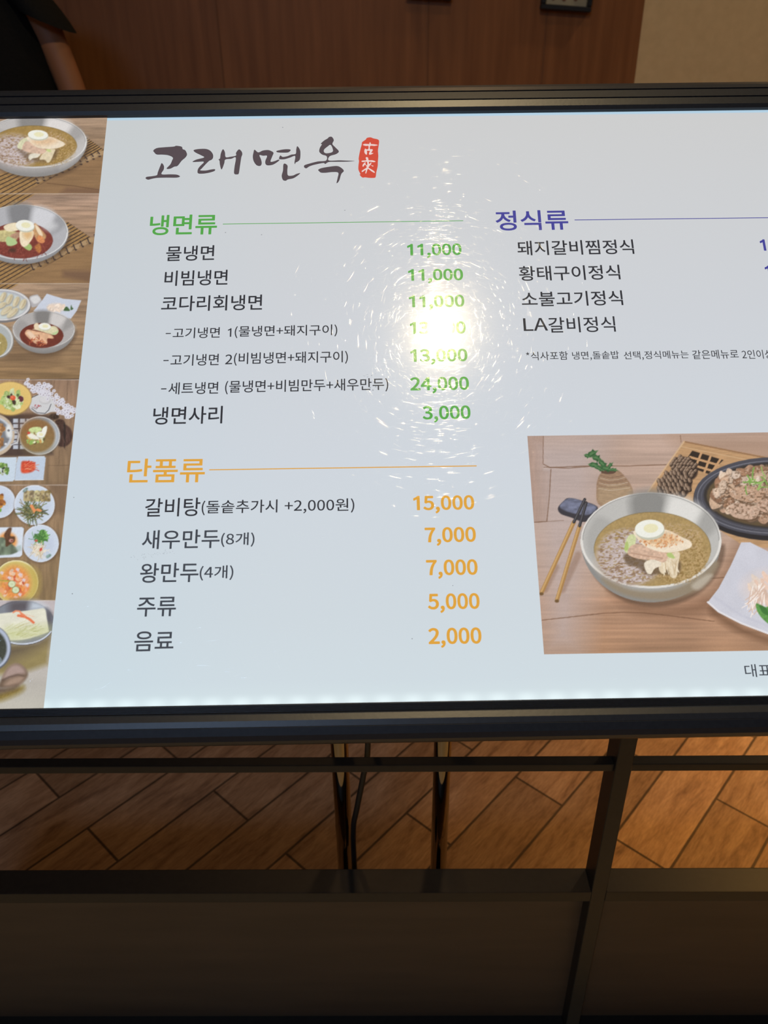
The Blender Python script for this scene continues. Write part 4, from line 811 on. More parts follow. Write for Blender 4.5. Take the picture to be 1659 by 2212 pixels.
# ------------------------------------------------------------------ printed food photographs
class Canvas:
    """a small raster painter (sRGB 0-255) in photograph pixels"""
    def __init__(s, x0, y0, x1, y1, k=1.0):
        s.x0, s.y0, s.k = x0, y0, k
        s.w, s.h = int((x1 - x0) * k) + 1, int((y1 - y0) * k) + 1
        s.a = np.zeros((s.h, s.w, 3)); s.T = (0, 0, 1.0); s.rng = np.random.RandomState(3)
    def map(s, ox, oy, sc): s.T = (ox, oy, sc)
    def pts(s, p):
        p = np.asarray(p, float)
        return np.stack([(s.T[0] + p[:, 0] * s.T[2] - s.x0) * s.k, (s.T[1] + p[:, 1] * s.T[2] - s.y0) * s.k], -1)
    def grid(s, bb):
        yy, xx = np.mgrid[bb[1]:bb[3], bb[0]:bb[2]]
        return xx + 0.5, yy + 0.5
    def bbox(s, p, m):
        a = np.floor(p.min(0) - m).astype(int); b = np.ceil(p.max(0) + m).astype(int) + 1
        bb = (max(a[0], 0), max(a[1], 0), min(b[0], s.w), min(b[1], s.h))
        return bb if bb[2] > bb[0] and bb[3] > bb[1] else None
    def cov_poly(s, p, soft):
        bb = s.bbox(p, soft + 1)
        if bb is None: return None
        x, y = s.grid(bb)
        ins = np.zeros(x.shape, bool); d2 = np.full(x.shape, 1e9)
        q = np.roll(p, -1, 0)
        for (ax, ay), (bx, by) in zip(p, q):
            if (ay > by) or (ay < by):
                c = ((ay > y) != (by > y)) & (x < (bx - ax) * (y - ay) / (by - ay) + ax)
                ins ^= c
            ex, ey = bx - ax, by - ay
            L = ex * ex + ey * ey + 1e-9
            t = np.clip(((x - ax) * ex + (y - ay) * ey) / L, 0, 1)
            d2 = np.minimum(d2, (x - ax - t * ex) ** 2 + (y - ay - t * ey) ** 2)
        sd = np.where(ins, 1, -1) * np.sqrt(d2)
        return bb, np.clip(0.5 + sd / max(soft, 0.7), 0, 1)
    def put(s, bc, col, alpha=1.0, tex=0.0, tc=(3, 3)):
        if bc is None: return
        bb, c = bc
        t = s.a[bb[1]:bb[3], bb[0]:bb[2]]
        col = np.asarray(col, float)
        if tex:
            n = s.noise(bb[2] - bb[0], bb[3] - bb[1], tc)
            col = np.clip(col * (1 + tex * (n[..., None] - 0.5) * 2), 0, 255)
        t += (col - t) * (c * alpha)[..., None]
    def noise(s, w, h, cell):
        gw, gh = int(w / cell[0]) + 3, int(h / cell[1]) + 3
        g = s.rng.rand(gh, gw)
        x = (np.arange(w) + s.rng.rand()) / cell[0]; y = (np.arange(h) + s.rng.rand()) / cell[1]
        xi, yi = x.astype(int), y.astype(int)
        fx, fy = x - xi, y - yi
        fx = fx * fx * (3 - 2 * fx); fy = fy * fy * (3 - 2 * fy)
        a = g[yi][:, xi] * (1 - fx) + g[yi][:, xi + 1] * fx
        b = g[yi + 1][:, xi] * (1 - fx) + g[yi + 1][:, xi + 1] * fx
        return a * (1 - fy)[:, None] + b * fy[:, None]
    def poly(s, p, col, soft=1.2, alpha=1.0, tex=0.0, tc=(3, 3), smooth=True):
        if smooth: p = catmull(p, 4)
        s.put(s.cov_poly(s.pts(p), soft), col, alpha, tex, tc)
    def ell_pts(s, cx, cy, rx, ry, rot=0, n=40):
        a = np.arange(n) * 2 * PI / n
        c, d = math.cos(rot), math.sin(rot)
        return np.stack([cx + rx * np.cos(a) * c - ry * np.sin(a) * d, cy + rx * np.cos(a) * d + ry * np.sin(a) * c], -1)
    def ell(s, cx, cy, rx, ry, col, soft=1.2, alpha=1.0, rot=0, tex=0.0, tc=(3, 3), n=40):
        s.put(s.cov_poly(s.pts(s.ell_pts(cx, cy, rx, ry, rot, n)), soft), col, alpha, tex, tc)
    def line(s, p, w, col, alpha=1.0, soft=1.0):
        p = s.pts(p); w = w * s.T[2] * s.k / 2
        bb = s.bbox(p, w + 2)
        if bb is None: return
        x, y = s.grid(bb); d2 = np.full(x.shape, 1e9)
        for (ax, ay), (bx, by) in zip(p[:-1], p[1:]):
            ex, ey = bx - ax, by - ay
            t = np.clip(((x - ax) * ex + (y - ay) * ey) / (ex * ex + ey * ey + 1e-9), 0, 1)
            d2 = np.minimum(d2, (x - ax - t * ex) ** 2 + (y - ay - t * ey) ** 2)
        s.put((bb, np.clip(0.5 + (w - np.sqrt(d2)) / max(soft, 0.7), 0, 1)), col, alpha)
    def ring(s, cx, cy, rx, ry, w, col, alpha=1.0, a0=0, a1=360, soft=1.0, rot=0):
        n = 48; a = np.radians(np.linspace(a0, a1, n)); c, d = math.cos(rot), math.sin(rot)
        p = np.stack([cx + rx * np.cos(a) * c - ry * np.sin(a) * d, cy + rx * np.cos(a) * d + ry * np.sin(a) * c], -1)
        s.line(p, w, col, alpha, soft)
    def wood(s, y0, y1, c0, c1, streak=(90, 4), amp=0.10):
        """wooden table top between two canvas rows (photograph pixels)"""
        a, b = int((y0 - s.y0) * s.k), int((y1 - s.y0) * s.k)
        a, b = max(a, 0), min(b, s.h)
        h = b - a
        if h <= 0: return
        t = np.linspace(0, 1, h)[:, None, None]
        base = np.asarray(c0, float) * (1 - t) + np.asarray(c1, float) * t
        n = 1 + amp * (s.noise(s.w, h, streak) - 0.5) * 2 + amp * 0.8 * (s.noise(s.w, h, (streak[0] * 0.4, streak[1] * 0.5)) - 0.5) * 2 + amp * 1.0 * (s.noise(s.w, h, (110, 45)) - 0.5) * 2
        s.a[a:b] = np.clip(base * n[..., None], 0, 255)
    def blobs(s, n, cx, cy, rx, ry, size, cols, soft=1.0, tex=0.0, flat=0.7, rot=None, alpha=1.0, edge=False):
        for _ in range(n):
            r = math.sqrt(s.rng.rand()); a = s.rng.rand() * 2 * PI
            z = size * (0.6 + 0.8 * s.rng.rand())
            c = np.array(cols[s.rng.randint(len(cols))], float) * (0.93 + 0.14 * s.rng.rand())
            ro = s.rng.rand() * PI if rot is None else rot + (s.rng.rand() - 0.5) * 0.6
            k = 9
            th = np.arange(k) * 2 * PI / k
            rr = z * (0.75 + 0.5 * s.rng.rand(k))
            px, py = rr * np.cos(th), rr * np.sin(th) * flat
            X = cx + r * rx * math.cos(a); Y = cy + r * ry * math.sin(a)
            P_ = np.stack([X + px * math.cos(ro) - py * math.sin(ro), Y + px * math.sin(ro) + py * math.cos(ro)], -1)
            if edge: s.poly(P_ + np.array((z * 0.12, z * 0.2)), c * 0.5, soft * 2, 0.7)
            s.poly(P_, c, soft, alpha, tex)
            if edge: s.poly(P_ * 0.5 + np.array((X - z * 0.1, Y - z * 0.15)) * 0.5, np.minimum(c * 1.13, 240), 4, 0.7)
    def strands(s, n, cx, cy, rx, ry, ln, w, cols, rot=None, curl=0.6, alpha=1.0):
        for _ in range(n):
            r = math.sqrt(s.rng.rand()); a = s.rng.rand() * 2 * PI
            x, y = cx + r * rx * math.cos(a), cy + r * ry * math.sin(a)
            d = s.rng.rand() * 2 * PI if rot is None else rot + (s.rng.rand() - 0.5) * 0.9
            L = ln * (0.6 + 0.8 * s.rng.rand()); p = []; cv = (s.rng.rand() - 0.5) * 2 * curl
            for i in range(5):
                p.append((x, y)); x += math.cos(d) * L / 4; y += math.sin(d) * L / 4; d += cv
            s.line(p, w * (0.7 + 0.6 * s.rng.rand()), cols[s.rng.randint(len(cols))], alpha)
    def mottle(s, cx, cy, rx, ry, col, cell, thr=0.5, alpha=0.8, soft=10, sharp=0.16, rot=0.0):
        bc = s.cov_poly(s.pts(s.ell_pts(cx, cy, rx, ry, rot)), soft)
        if bc is None: return
        bb, c = bc
        n = s.noise(bb[2] - bb[0], bb[3] - bb[1], cell) * 0.65 + s.noise(bb[2] - bb[0], bb[3] - bb[1], (cell[0] * 0.55, cell[1] * 0.55)) * 0.35
        s.put((bb, c * np.clip((n - thr) / sharp + 0.5, 0, 1)), col, alpha)
    def lift(s, lo, k):
        s.a = lo + s.a * k
    def grain(s, amp=0.03):
        s.a = np.clip(s.a * (1 + amp * (s.rng.rand(s.h, s.w, 1) - 0.5) * 2), 0, 255)

def print_photo(name, cv, u0, v0, u1, v1, step, label):
    nu, nv = int((u1 - u0) / step) + 2, int((v1 - v0) / step) + 2
    u, v = np.meshgrid(np.linspace(u0, u1, nu), np.linspace(v0, v1, nv))
    px, py = unUV(u, v)
    fx = np.clip((px - cv.x0) * cv.k - 0.5, 0, cv.w - 1.001); fy = np.clip((py - cv.y0) * cv.k - 0.5, 0, cv.h - 1.001)
    xi, yi = fx.astype(int), fy.astype(int); fx, fy = (fx - xi)[..., None], (fy - yi)[..., None]
    A = cv.a
    c = (A[yi, xi] * (1 - fx) + A[yi, xi + 1] * fx) * (1 - fy) + (A[yi + 1, xi] * (1 - fx) + A[yi + 1, xi + 1] * fx) * fy
    co = np.stack([u, v, np.full_like(u, 0.00025)], -1).reshape(-1, 3)
    idx = np.arange(nu * nv).reshape(nv, nu)
    quad = np.stack([idx[:-1, :-1], idx[:-1, 1:], idx[1:, 1:], idx[1:, :-1]], -1).reshape(-1, 4)
    me = bpy.data.meshes.new(name)
    me.vertices.add(len(co)); me.vertices.foreach_set('co', co.ravel().astype(np.float32))
    me.loops.add(quad.size); me.loops.foreach_set('vertex_index', quad.ravel().astype(np.int32))
    me.polygons.add(len(quad)); me.polygons.foreach_set('loop_start', (np.arange(len(quad)) * 4).astype(np.int32))
    me.update(calc_edges=True)
    at = me.color_attributes.new('ink', 'FLOAT_COLOR', 'POINT')
    rgba = np.ones((len(co), 4), np.float32); rgba[:, :3] = lin(c).reshape(-1, 3)
    at.data.foreach_set('color', rgba.ravel())
    o = link(name, me, M_PHOTO, PANEL)
    o['label'] = label
    return o

def draw_bowl(c, cx, cy, rx, ry, depth, wall, rim, broth, bx, by, brx, bry, shade_at=-0.15, rimw=0.03):
    """steel bowl seen from above at a slant: outside, rim, inside wall, broth"""
    sf = rx * c.T[2] * c.k
    lo = [(cx - rx * 0.99, cy)] + [(cx - rx * math.cos(t), cy + ry * math.sin(t) * (1 + depth)) for t in np.linspace(0.08, PI - 0.08, 30)] + [(cx + rx * 0.99, cy), (cx, cy - ry * 0.5)]
    c.poly([(x + rx * 0.06, y + ry * 0.10) for x, y in lo], (70, 52, 40), 10, 0.55, smooth=False)
    c.poly(lo, np.array(wall) * 0.74, 1.5, smooth=False)
    c.poly([(x, y - ry * depth * 0.55) for x, y in lo], np.array(wall) * 0.88, 12, smooth=False)
    c.ell(cx, cy, rx, ry, rim)
    c.ell(cx, cy + ry * 0.01, rx * (1 - rimw), ry * (1 - rimw * 1.15), np.array(wall) * 1.0)
    # inside wall: bands of light and shade around the curve
    c.poly([(cx - rx * 0.28, cy - ry * 0.95), (cx + rx * 0.20, cy - ry * 0.97), (cx + rx * 0.12, cy - ry * 0.2), (cx - rx * 0.2, cy - ry * 0.2)], np.array(wall) * 0.70, sf * 0.15, 0.9)
    c.poly([(cx + rx * 0.30, cy - ry * 0.92), (cx + rx * 0.72, cy - ry * 0.66), (cx + rx * 0.45, cy - ry * 0.1), (cx + rx * 0.2, cy - ry * 0.3)], np.minimum(np.array(wall) * 1.2, 230), sf * 0.14, 0.9)
    c.poly([(cx + rx * 0.76, cy - ry * 0.60), (cx + rx * 0.93, cy - ry * 0.25), (cx + rx * 0.6, cy + ry * 0.1)], np.array(wall) * 0.82, sf * 0.1, 0.7)
    c.poly([(cx - rx * 0.93, cy - ry * 0.05), (cx - rx * 0.75, cy - ry * 0.5), (cx - rx * 0.5, cy - ry * 0.2), (cx - rx * 0.8, cy + ry * 0.4)], np.array(wall) * 0.84, sf * 0.1, 0.6)
    c.ring(cx, cy, rx * (1 - rimw), ry * (1 - rimw * 1.15), max(rx * 0.012, 2), np.array(wall) * 0.6, 0.6, 180, 360)
    c.ell(bx, by, brx, bry, broth, 1.5, tex=0.06, tc=(4, 4))
    c.ring(bx, by, brx, bry, max(rx * 0.010, 2), np.array(broth) * 0.75, 0.7, 175, 365)

def draw_egg(c, cx, cy, rx, ry, rot=0.0):
    c.ell(cx + rx * 0.04, cy + ry * 0.25, rx, ry, (196, 196, 178), rot=rot)
    c.ell(cx, cy, rx, ry, (238, 238, 228), rot=rot)
    c.ell(cx + rx * 0.1, cy - ry * 0.05, rx * 0.5, ry * 0.5, (232, 226, 186), 2, rot=rot)

WOOD_HI, WOOD_LO = (178, 150, 132), (150, 112, 78)
# ---- the large photograph at the lower right
C = Canvas(1125, 920, 1900, 1430, 1.25)
C.wood(920, 1150, (184, 158, 144), (192, 162, 144), (220, 5), 0.05)
C.wood(1150, 1290, (192, 162, 144), (182, 144, 118), (220, 5), 0.05)
C.wood(1290, 1431, (180, 140, 114), (168, 128, 98), (220, 6), 0.06)
C.map(1120, 920, 539 / 1659)
C.poly([(55, 65), (165, 65), (165, 300), (210, 300), (190, 640), (100, 640), (60, 300)], (160, 122, 100), 4, 0.75, 0.08, (3, 30), False)
C.poly([(55, 65), (560, 65), (480, 900), (420, 1520), (170, 1520)], (184, 168, 165), 110, 0.75, 0.03, (60, 4), False)
C.poly([(1000, 60), (2300, 40), (2300, 430), (1300, 350)], (160, 126, 102), 60, 0.5, smooth=False)
for p, w in (([(165, 255), (210, 278), (480, 266), (700, 268), (1000, 258), (1100, 250)], 6), ([(168, 275), (330, 282), (480, 270)], 5), ([(165, 70), (163, 250)], 4), ([(215, 290), (205, 470), (188, 635)], 6), ([(100, 642), (180, 636)], 6),
             ([(180, 636), (300, 630)], 3), ([(155, 1292), (400, 1265), (560, 1246), (700, 1240), (830, 1243), (1000, 1262), (1300, 1300)], 6), ([(1250, 1016), (1380, 1008)], 5), ([(1075, 65), (1080, 110)], 4)):
    C.line(p, w, (112, 80, 60), 0.8)
C.poly([(620, 1090), (900, 1215), (1250, 1120), (1420, 850), (1480, 780), (1400, 1100), (1200, 1260), (800, 1240)], (112, 78, 56), 50, 0.6)
# trivet with lattice
C.poly([(1100, 105), (1640, 205), (2320, 330), (2320, 860), (1500, 800), (1330, 690), (860, 440)], (186, 146, 106), 2, 1, 0.07, (20, 3), False)
C.line([(1100, 105), (1400, 165), (1640, 212), (2300, 335)], 10, (150, 112, 80)); C.line([(1085, 140), (1640, 250), (2300, 380)], 5, (206, 170, 130))
C.line([(1100, 105), (860, 440)], 10, (206, 172, 136))
C.poly([(1155, 165), (1362, 228), (1262, 320), (1120, 270), (1110, 230)], (44, 36, 32), 2, smooth=False)
for p in ([(1140, 208), (1330, 262)], [(1120, 250), (1290, 300)], [(1215, 180), (1170, 290)], [(1275, 205), (1235, 310)], [(1340, 225), (1290, 300)]):
    C.line(p, 15, (196, 152, 110))
# pine cones
for cx, cy, r, ax in ((1095, 275, 92, 0.55), (1030, 392, 118, -0.5)):
    C.ell(cx + 8, cy + 10, r * 1.02, r * 0.80, (58, 44, 38), 5, rot=ax)
    for row in range(-4, 5):
        for k in range(-4, 5):
            p, q = row * r * 0.21, (k + (row % 2) * 0.5) * r * 0.25
            if (p / r) ** 2 + (q / (r * 0.82)) ** 2 > 0.98: continue
            x, y = cx + p * math.cos(ax) - q * math.sin(ax), cy + p * math.sin(ax) + q * math.cos(ax)
            x += C.rng.randn() * r * 0.03; y += C.rng.randn() * r * 0.03
            C.ell(x + r * 0.03, y + r * 0.04, r * 0.13, r * 0.17, (44, 34, 30), 1.5, rot=ax)
            C.ell(x, y, r * 0.10, r * 0.15, (112, 90, 74), 1.2, rot=ax + 0.2)
            C.ell(x - r * 0.04, y - r * 0.02, r * 0.04, r * 0.12, (166, 142, 122), 1.5, 0.9, rot=ax + 0.2)
# vase with ivy
C.poly([(545, 318), (525, 360), (518, 410), (530, 520), (640, 560), (745, 500), (762, 450), (745, 390), (705, 335), (660, 295), (600, 290)], (152, 122, 98), 2, 1, 0.08, (6, 2))
C.poly([(530, 420), (560, 400), (700, 390), (750, 420), (750, 500), (640, 540), (535, 510)], (172, 146, 116), 12, 0.8, 0.08, (8, 2))
for i in range(6):
    y = 330 + i * 17
    C.line([(545 - i * 3, y), (600, y + 14), (660, y + 10), (700 + i * 8, y - 4)], 4, (206, 188, 168) if i % 2 else (118, 90, 74), 0.7)
C.ell(597, 306, 50, 15, (92, 68, 56))
for x, y, rx, ry, ro in ((490, 185, 38, 24, -0.5), (520, 215, 30, 24, 0.3), (457, 200, 20, 16, 0.4), (505, 262, 38, 22, 0.2), (560, 255, 36, 22, 0.8), (585, 285, 44, 20, 0.3), (540, 285, 30, 16, 0.5), (610, 262, 22, 14, -0.8), (635, 292, 26, 12, 0.2)):
    lf = [(x + a * rx * math.cos(ro) - b * ry * math.sin(ro), y + a * rx * math.sin(ro) + b * ry * math.cos(ro)) for a, b in ((-1.15, 0.1), (-0.5, -0.8), (0.1, -0.75), (0.45, -1.1), (0.6, -0.35), (1.2, 0.0), (0.55, 0.45), (0.4, 1.05), (0.0, 0.7), (-0.6, 0.75))]
    C.poly(lf, (50, 92, 54), 1.2, 1, 0.14, (3, 3), False); C.line([lf[0], lf[5]], 4, (112, 146, 100), 0.7); C.ell(x - 4, y - 4, rx * 0.4, ry * 0.3, (92, 132, 84), 3, 0.7, rot=ro)
# stone rest and chopsticks
C.poly([(262, 545), (300, 500), (335, 480), (430, 500), (525, 538), (500, 590), (440, 640), (350, 610), (280, 585)], (54, 52, 60), 2)
C.poly([(275, 530), (335, 482), (430, 502), (520, 540), (470, 590), (380, 585), (300, 560)], (108, 112, 134), 4, 1, 0.16, (8, 5))
C.line([(395, 860), (290, 1090)], 46, (120, 84, 62), 0.35, 8); C.line([(250, 940), (175, 1090)], 40, (120, 84, 62), 0.35, 8)
for a, b, t in (((152, 1112), (368, 640), (440, 490)), ((255, 1160), (406, 665), (450, 512))):
    C.line([a, b], 27, (168, 126, 74)); C.line([(a[0] - 5, a[1]), (b[0] - 4, b[1])], 11, (204, 164, 108), 0.9)
    C.line([b, t], 20, (48, 46, 50)); C.line([(b[0] - 3, b[1]), (t[0] - 2, t[1])], 6, (108, 108, 116), 0.7)
    C.ell(a[0], a[1] + 5, 15, 11, (112, 84, 52))
# hot plate of beef
C.ell(1705, 490, 545, 275, (38, 36, 40), 2); C.ell(1705, 470, 540, 262, (72, 72, 82), 2); C.ring(1705, 474, 515, 240, 6, (128, 128, 138), 0.8, 90, 300); C.ring(1710, 470, 495, 226, 4, (100, 100, 110), 0.8, 90, 300)
C.ell(1718, 462, 488, 222, (50, 46, 46), 5); C.ell(1720, 465, 470, 208, (92, 76, 54), 5)
C.blobs(120, 1730, 445, 440, 175, 52, [(172, 136, 112), (194, 162, 136), (156, 118, 92), (182, 148, 124), (136, 102, 78)], 1.5, 0.10, edge=True)
C.blobs(60, 1450, 440, 165, 150, 30, [(206, 180, 158), (190, 156, 130), (146, 108, 84), (212, 190, 172)], 1.2, 0.08, edge=True)
for P_, c_ in (([(1395, 560), (1430, 515), (1530, 520), (1600, 560), (1560, 620), (1440, 610)], (200, 168, 146)), ([(1400, 440), (1500, 395), (1640, 440), (1600, 510), (1450, 490)], (190, 154, 128)), ([(1580, 520), (1659, 480), (1740, 520), (1700, 580), (1620, 570)], (196, 162, 140))):
    C.poly([(x + 10, y + 16) for x, y in P_], (92, 70, 52), 6, 0.8); C.poly(P_, c_, 2, 1, 0.10)
C.mottle(1730, 450, 440, 190, (104, 78, 58), (6, 4), 0.60, 0.7, 8); C.mottle(1730, 450, 440, 190, (216, 192, 172), (5, 3), 0.66, 0.65, 8)
C.strands(16, 1590, 380, 100, 50, 60, 9, [(150, 186, 100), (122, 160, 78)], curl=0.3)
# the steel bowl
draw_bowl(C, 880, 760, 467, 318, 0.30, (188, 186, 182), (222, 218, 213), (168, 141, 92), 890, 822, 388, 248)
C.poly([(560, 1010), (760, 1090), (1000, 1090), (1200, 1000), (1290, 900), (1330, 930), (1220, 1075), (1000, 1155), (760, 1140), (600, 1070)], (146, 130, 108), 12, 0.9)
C.poly([(1150, 1060), (1250, 990), (1290, 1000), (1200, 1090)], (196, 186, 170), 10, 0.7)
C.ring(880, 760, 462, 313, 15, (224, 220, 214), 1, 0, 180)
C.ell(760, 900, 250, 150, (170, 146, 120), 25, 0.5)
def noodle_texture(c, ex, ey, erx, ery, k):
    """icy noodles at the left of the bowl, fine broth crumbs at the right"""
    c.mottle(ex - erx * 0.40, ey + ery * 0.20, erx * 0.56, ery * 0.74, (198, 184, 186), (7 * k, 3.4 * k), 0.40, 0.85, 14, rot=0.2)
    c.mottle(ex - erx * 0.40, ey + ery * 0.20, erx * 0.54, ery * 0.74, (138, 108, 84), (8 * k, 3.2 * k), 0.60, 0.85, 12)
    c.mottle(ex - erx * 0.30, ey + ery * 0.25, erx * 0.5, ery * 0.66, (214, 204, 208), (5 * k, 2.6 * k), 0.64, 0.8, 12)
    c.mottle(ex + erx * 0.42, ey + ery * 0.15, erx * 0.54, ery * 0.78, (198, 166, 120), (4 * k, 3 * k), 0.54, 0.7, 14)
    c.mottle(ex + erx * 0.40, ey + ery * 0.20, erx * 0.54, ery * 0.74, (136, 106, 58), (4 * k, 3 * k), 0.62, 0.7, 14)
    c.mottle(ex + erx * 0.35, ey - ery * 0.30, erx * 0.5, ery * 0.4, (200, 172, 148), (4 * k, 3 * k), 0.60, 0.6, 14)
noodle_texture(C, 890, 822, 388, 248, 1.0)
# garnish
def garnish(c, pear_spots=True):
    c.poly([(700, 860), (760, 850), (860, 900), (1000, 930), (1075, 900), (1060, 990), (940, 985), (860, 990), (790, 940), (720, 920)], (96, 76, 56), 8, 0.75)
    c.poly([(940, 900), (1010, 850), (1070, 842), (1062, 920), (1050, 1005), (1012, 1005), (990, 950), (965, 985), (935, 960)], (226, 208, 178), 1.5, 1, 0.05)
    c.strands(16, 1005, 915, 50, 45, 60, 5, [(240, 226, 200), (202, 178, 142)], rot=1.4, curl=0.1)
    c.poly([(835, 915), (880, 890), (940, 900), (945, 930), (905, 950), (880, 985), (852, 975)], (232, 220, 200), 1.5, 1, 0.05)
    c.poly([(705, 830), (715, 760), (745, 722), (780, 735), (770, 800), (735, 845)], (206, 212, 160), 2, 1, 0.06); c.poly([(705, 830), (708, 790), (725, 770), (730, 820)], (166, 186, 100), 3, 0.8)
    c.poly([(725, 850), (760, 790), (860, 800), (985, 850), (970, 908), (900, 890), (800, 885)], (210, 176, 152), 1.5, 1, 0.10, (5, 4)); c.line([(750, 845), (850, 865), (960, 880)], 6, (166, 126, 102), 0.7)
    c.poly([(985, 855), (1010, 840), (1040, 880), (1000, 875)], (178, 196, 120), 1.5)
    c.poly([(765, 700), (860, 680), (985, 692), (1085, 740), (1146, 772), (1138, 812), (1020, 842), (930, 835), (840, 800), (785, 745)], (238, 222, 198), 1.5, 1, 0.04)
    c.poly([(800, 730), (900, 720), (1000, 710), (1080, 760), (1000, 790), (880, 790)], (214, 164, 112), 14, 0.6, 0.2, (5, 5))
    c.blobs(90, 950, 765, 150, 45, 6, [(196, 118, 66), (214, 150, 96)], 1.0, alpha=0.7)
    draw_egg(c, 870, 684, 97, 60, -0.05)
garnish(C)
# white dish of onion
C.poly([(1300, 1200), (1500, 1340), (1700, 1420), (1680, 1450), (1450, 1370), (1280, 1260)], (96, 66, 46), 20, 0.6)
C.poly([(1480, 775), (1540, 775), (1659, 835), (2000, 900), (2320, 940), (2320, 1500), (1900, 1440), (1659, 1380), (1480, 1312), (1330, 1235), (1258, 1172), (1330, 1080), (1410, 930)], (204, 204, 214), 1.5, 1, 0.02, (30, 30), False)
C.line([(1258, 1172), (1330, 1235), (1480, 1312), (1659, 1380)], 12, (228, 226, 230)); C.line([(1300, 1140), (1480, 1260), (1659, 1330)], 14, (190, 190, 204), 0.5, 6)
C.ell(1680, 1080, 190, 110, (222, 206, 200), 40, 0.8)
C.blobs(60, 1690, 1090, 170, 85, 40, [(238, 220, 206), (228, 204, 186), (244, 230, 220), (220, 190, 172)], 1.5, 0.03, 0.45, 1.2)
C.strands(30, 1600, 1110, 60, 70, 110, 6, [(246, 234, 226), (214, 184, 166)], rot=1.9, curl=0.2)
C.poly([(1580, 1180), (1640, 1205), (1700, 1200), (1700, 1330), (1640, 1300), (1590, 1240)], (92, 148, 74), 1.5, 1, 0.12); C.poly([(1600, 1190), (1650, 1215), (1660, 1260), (1620, 1240)], (60, 116, 54), 2)
C.lift(6, 0.985)
C.grain(0.025)
A0 = UV(1139, 942); A1 = UV(1175, 1413.5)
print_photo('food_photo', C, A0[0], A1[1], 0.412, A0[1], 0.0006, 'large photo of cold noodles in a steel bowl with chopsticks on wood')

# ---- the strip of six photographs at the left
K = Canvas(-290, 250, 245, 1535, 1.0)
PB = [(250, 419), (419, 613), (613, 820.5), (820.5, 1048), (1048, 1297.5), (1297.5, 1535)]
K.wood(250, 420, (166, 140, 118), (140, 108, 74), (70, 4), 0.10); K.wood(419, 614, (176, 146, 126), (142, 110, 76), (70, 4), 0.10)
K.wood(613, 821, (166, 138, 114), (134, 106, 74), (80, 5), 0.10); K.wood(820, 1049, (152, 122, 100), (130, 106, 80), (8, 60), 0.08)
K.wood(1048, 1298, (150, 122, 96), (136, 112, 80), (8, 60), 0.08); K.wood(1297, 1536, (196, 182, 178), (182, 174, 164), (120, 20), 0.03)

def bamboo_mat(c, quad):
    """bamboo place mat: light slats tied by dark strings"""
    A, B, D, E = [np.array(p, float) for p in quad]     # corners in order
    c.poly([A, B, D, E], (158, 122, 76), 2, 1, 0.08, (4, 4), False)
    n = 26
    for i in range(n + 1):
        t = i / n
        c.line([A + (B - A) * t, E + (D - E) * t], 5, (116, 82, 46), 0.55)
    for i in range(9):
        t = (i + 0.5) / 9
        p, q = A + (E - A) * t, B + (D - B) * t
        c.line([p, q], 13, (52, 40, 38))
# 1: cold noodles in broth
K.map(0, 240, 240 / 1659)
bamboo_mat(K, [(-700, 1250), (1290, 400), (1560, 590), (-200, 1700)])
K.poly([(640, 1060), (1540, 640), (1520, 1240), (300, 1240)], (140, 108, 76), 8, 1, 0.06, (40, 3), False)
K.line([(700, 1080), (1100, 1120), (1490, 1180)], 8, (98, 70, 50)); K.poly([(1000, 1150), (1500, 1180), (1490, 1235), (900, 1225)], (112, 82, 66), 12, 0.8, smooth=False)
for i in range(11):
    x, y = 560 + i * 92, 1030 - i * 40
    K.poly([(x - 20, y - 10), (x + 50, y - 42), (x + 70, y + 10), (x, y + 40)], (172, 142, 106), 3); K.line([(x - 25, y - 30), (x + 5, y + 10)], 18, (58, 46, 48)); K.ell(x + 10, y + 48, 20, 12, (66, 52, 48))
draw_bowl(K, 510, 460, 790, 392, 0.34, (188, 184, 182), (222, 220, 218), (158, 128, 72), 500, 525, 650, 305)
K.poly([(1000, 720), (1180, 560), (1240, 560), (1130, 740), (900, 850)], (206, 202, 200), 16, 0.5)
K.ell(200, 610, 300, 200, (186, 168, 164), 30, 0.7); noodle_texture(K, 500, 525, 650, 305, 0.62)
def garnish1(c):
    c.poly([(250, 560), (420, 640), (600, 690), (860, 560), (780, 740), (450, 740)], (98, 78, 60), 10, 0.7)
    c.poly([(590, 720), (680, 600), (820, 570), (800, 650), (760, 740), (715, 775), (670, 730)], (222, 206, 174), 2, 1, 0.05); c.poly([(425, 690), (470, 640), (610, 620), (570, 690), (490, 710), (450, 735)], (226, 218, 200), 2, 1, 0.05)
    c.poly([(260, 545), (300, 450), (390, 400), (420, 440), (360, 570)], (214, 212, 176), 2, 1, 0.06); c.poly([(330, 560), (400, 450), (560, 540), (690, 580), (640, 640), (500, 630), (400, 610)], (208, 176, 154), 2, 1, 0.10, (4, 4))
    c.poly([(690, 580), (740, 570), (770, 610), (720, 610)], (198, 208, 140), 2)
    c.poly([(395, 400), (480, 375), (720, 380), (850, 420), (972, 490), (900, 545), (740, 570), (560, 545), (450, 470)], (236, 220, 196), 2, 1, 0.04); c.poly([(480, 450), (720, 400), (860, 450), (720, 510), (560, 510)], (214, 166, 118), 12, 0.55, 0.15)
    draw_egg(c, 568, 355, 150, 70, 0.05)
garnish1(K)
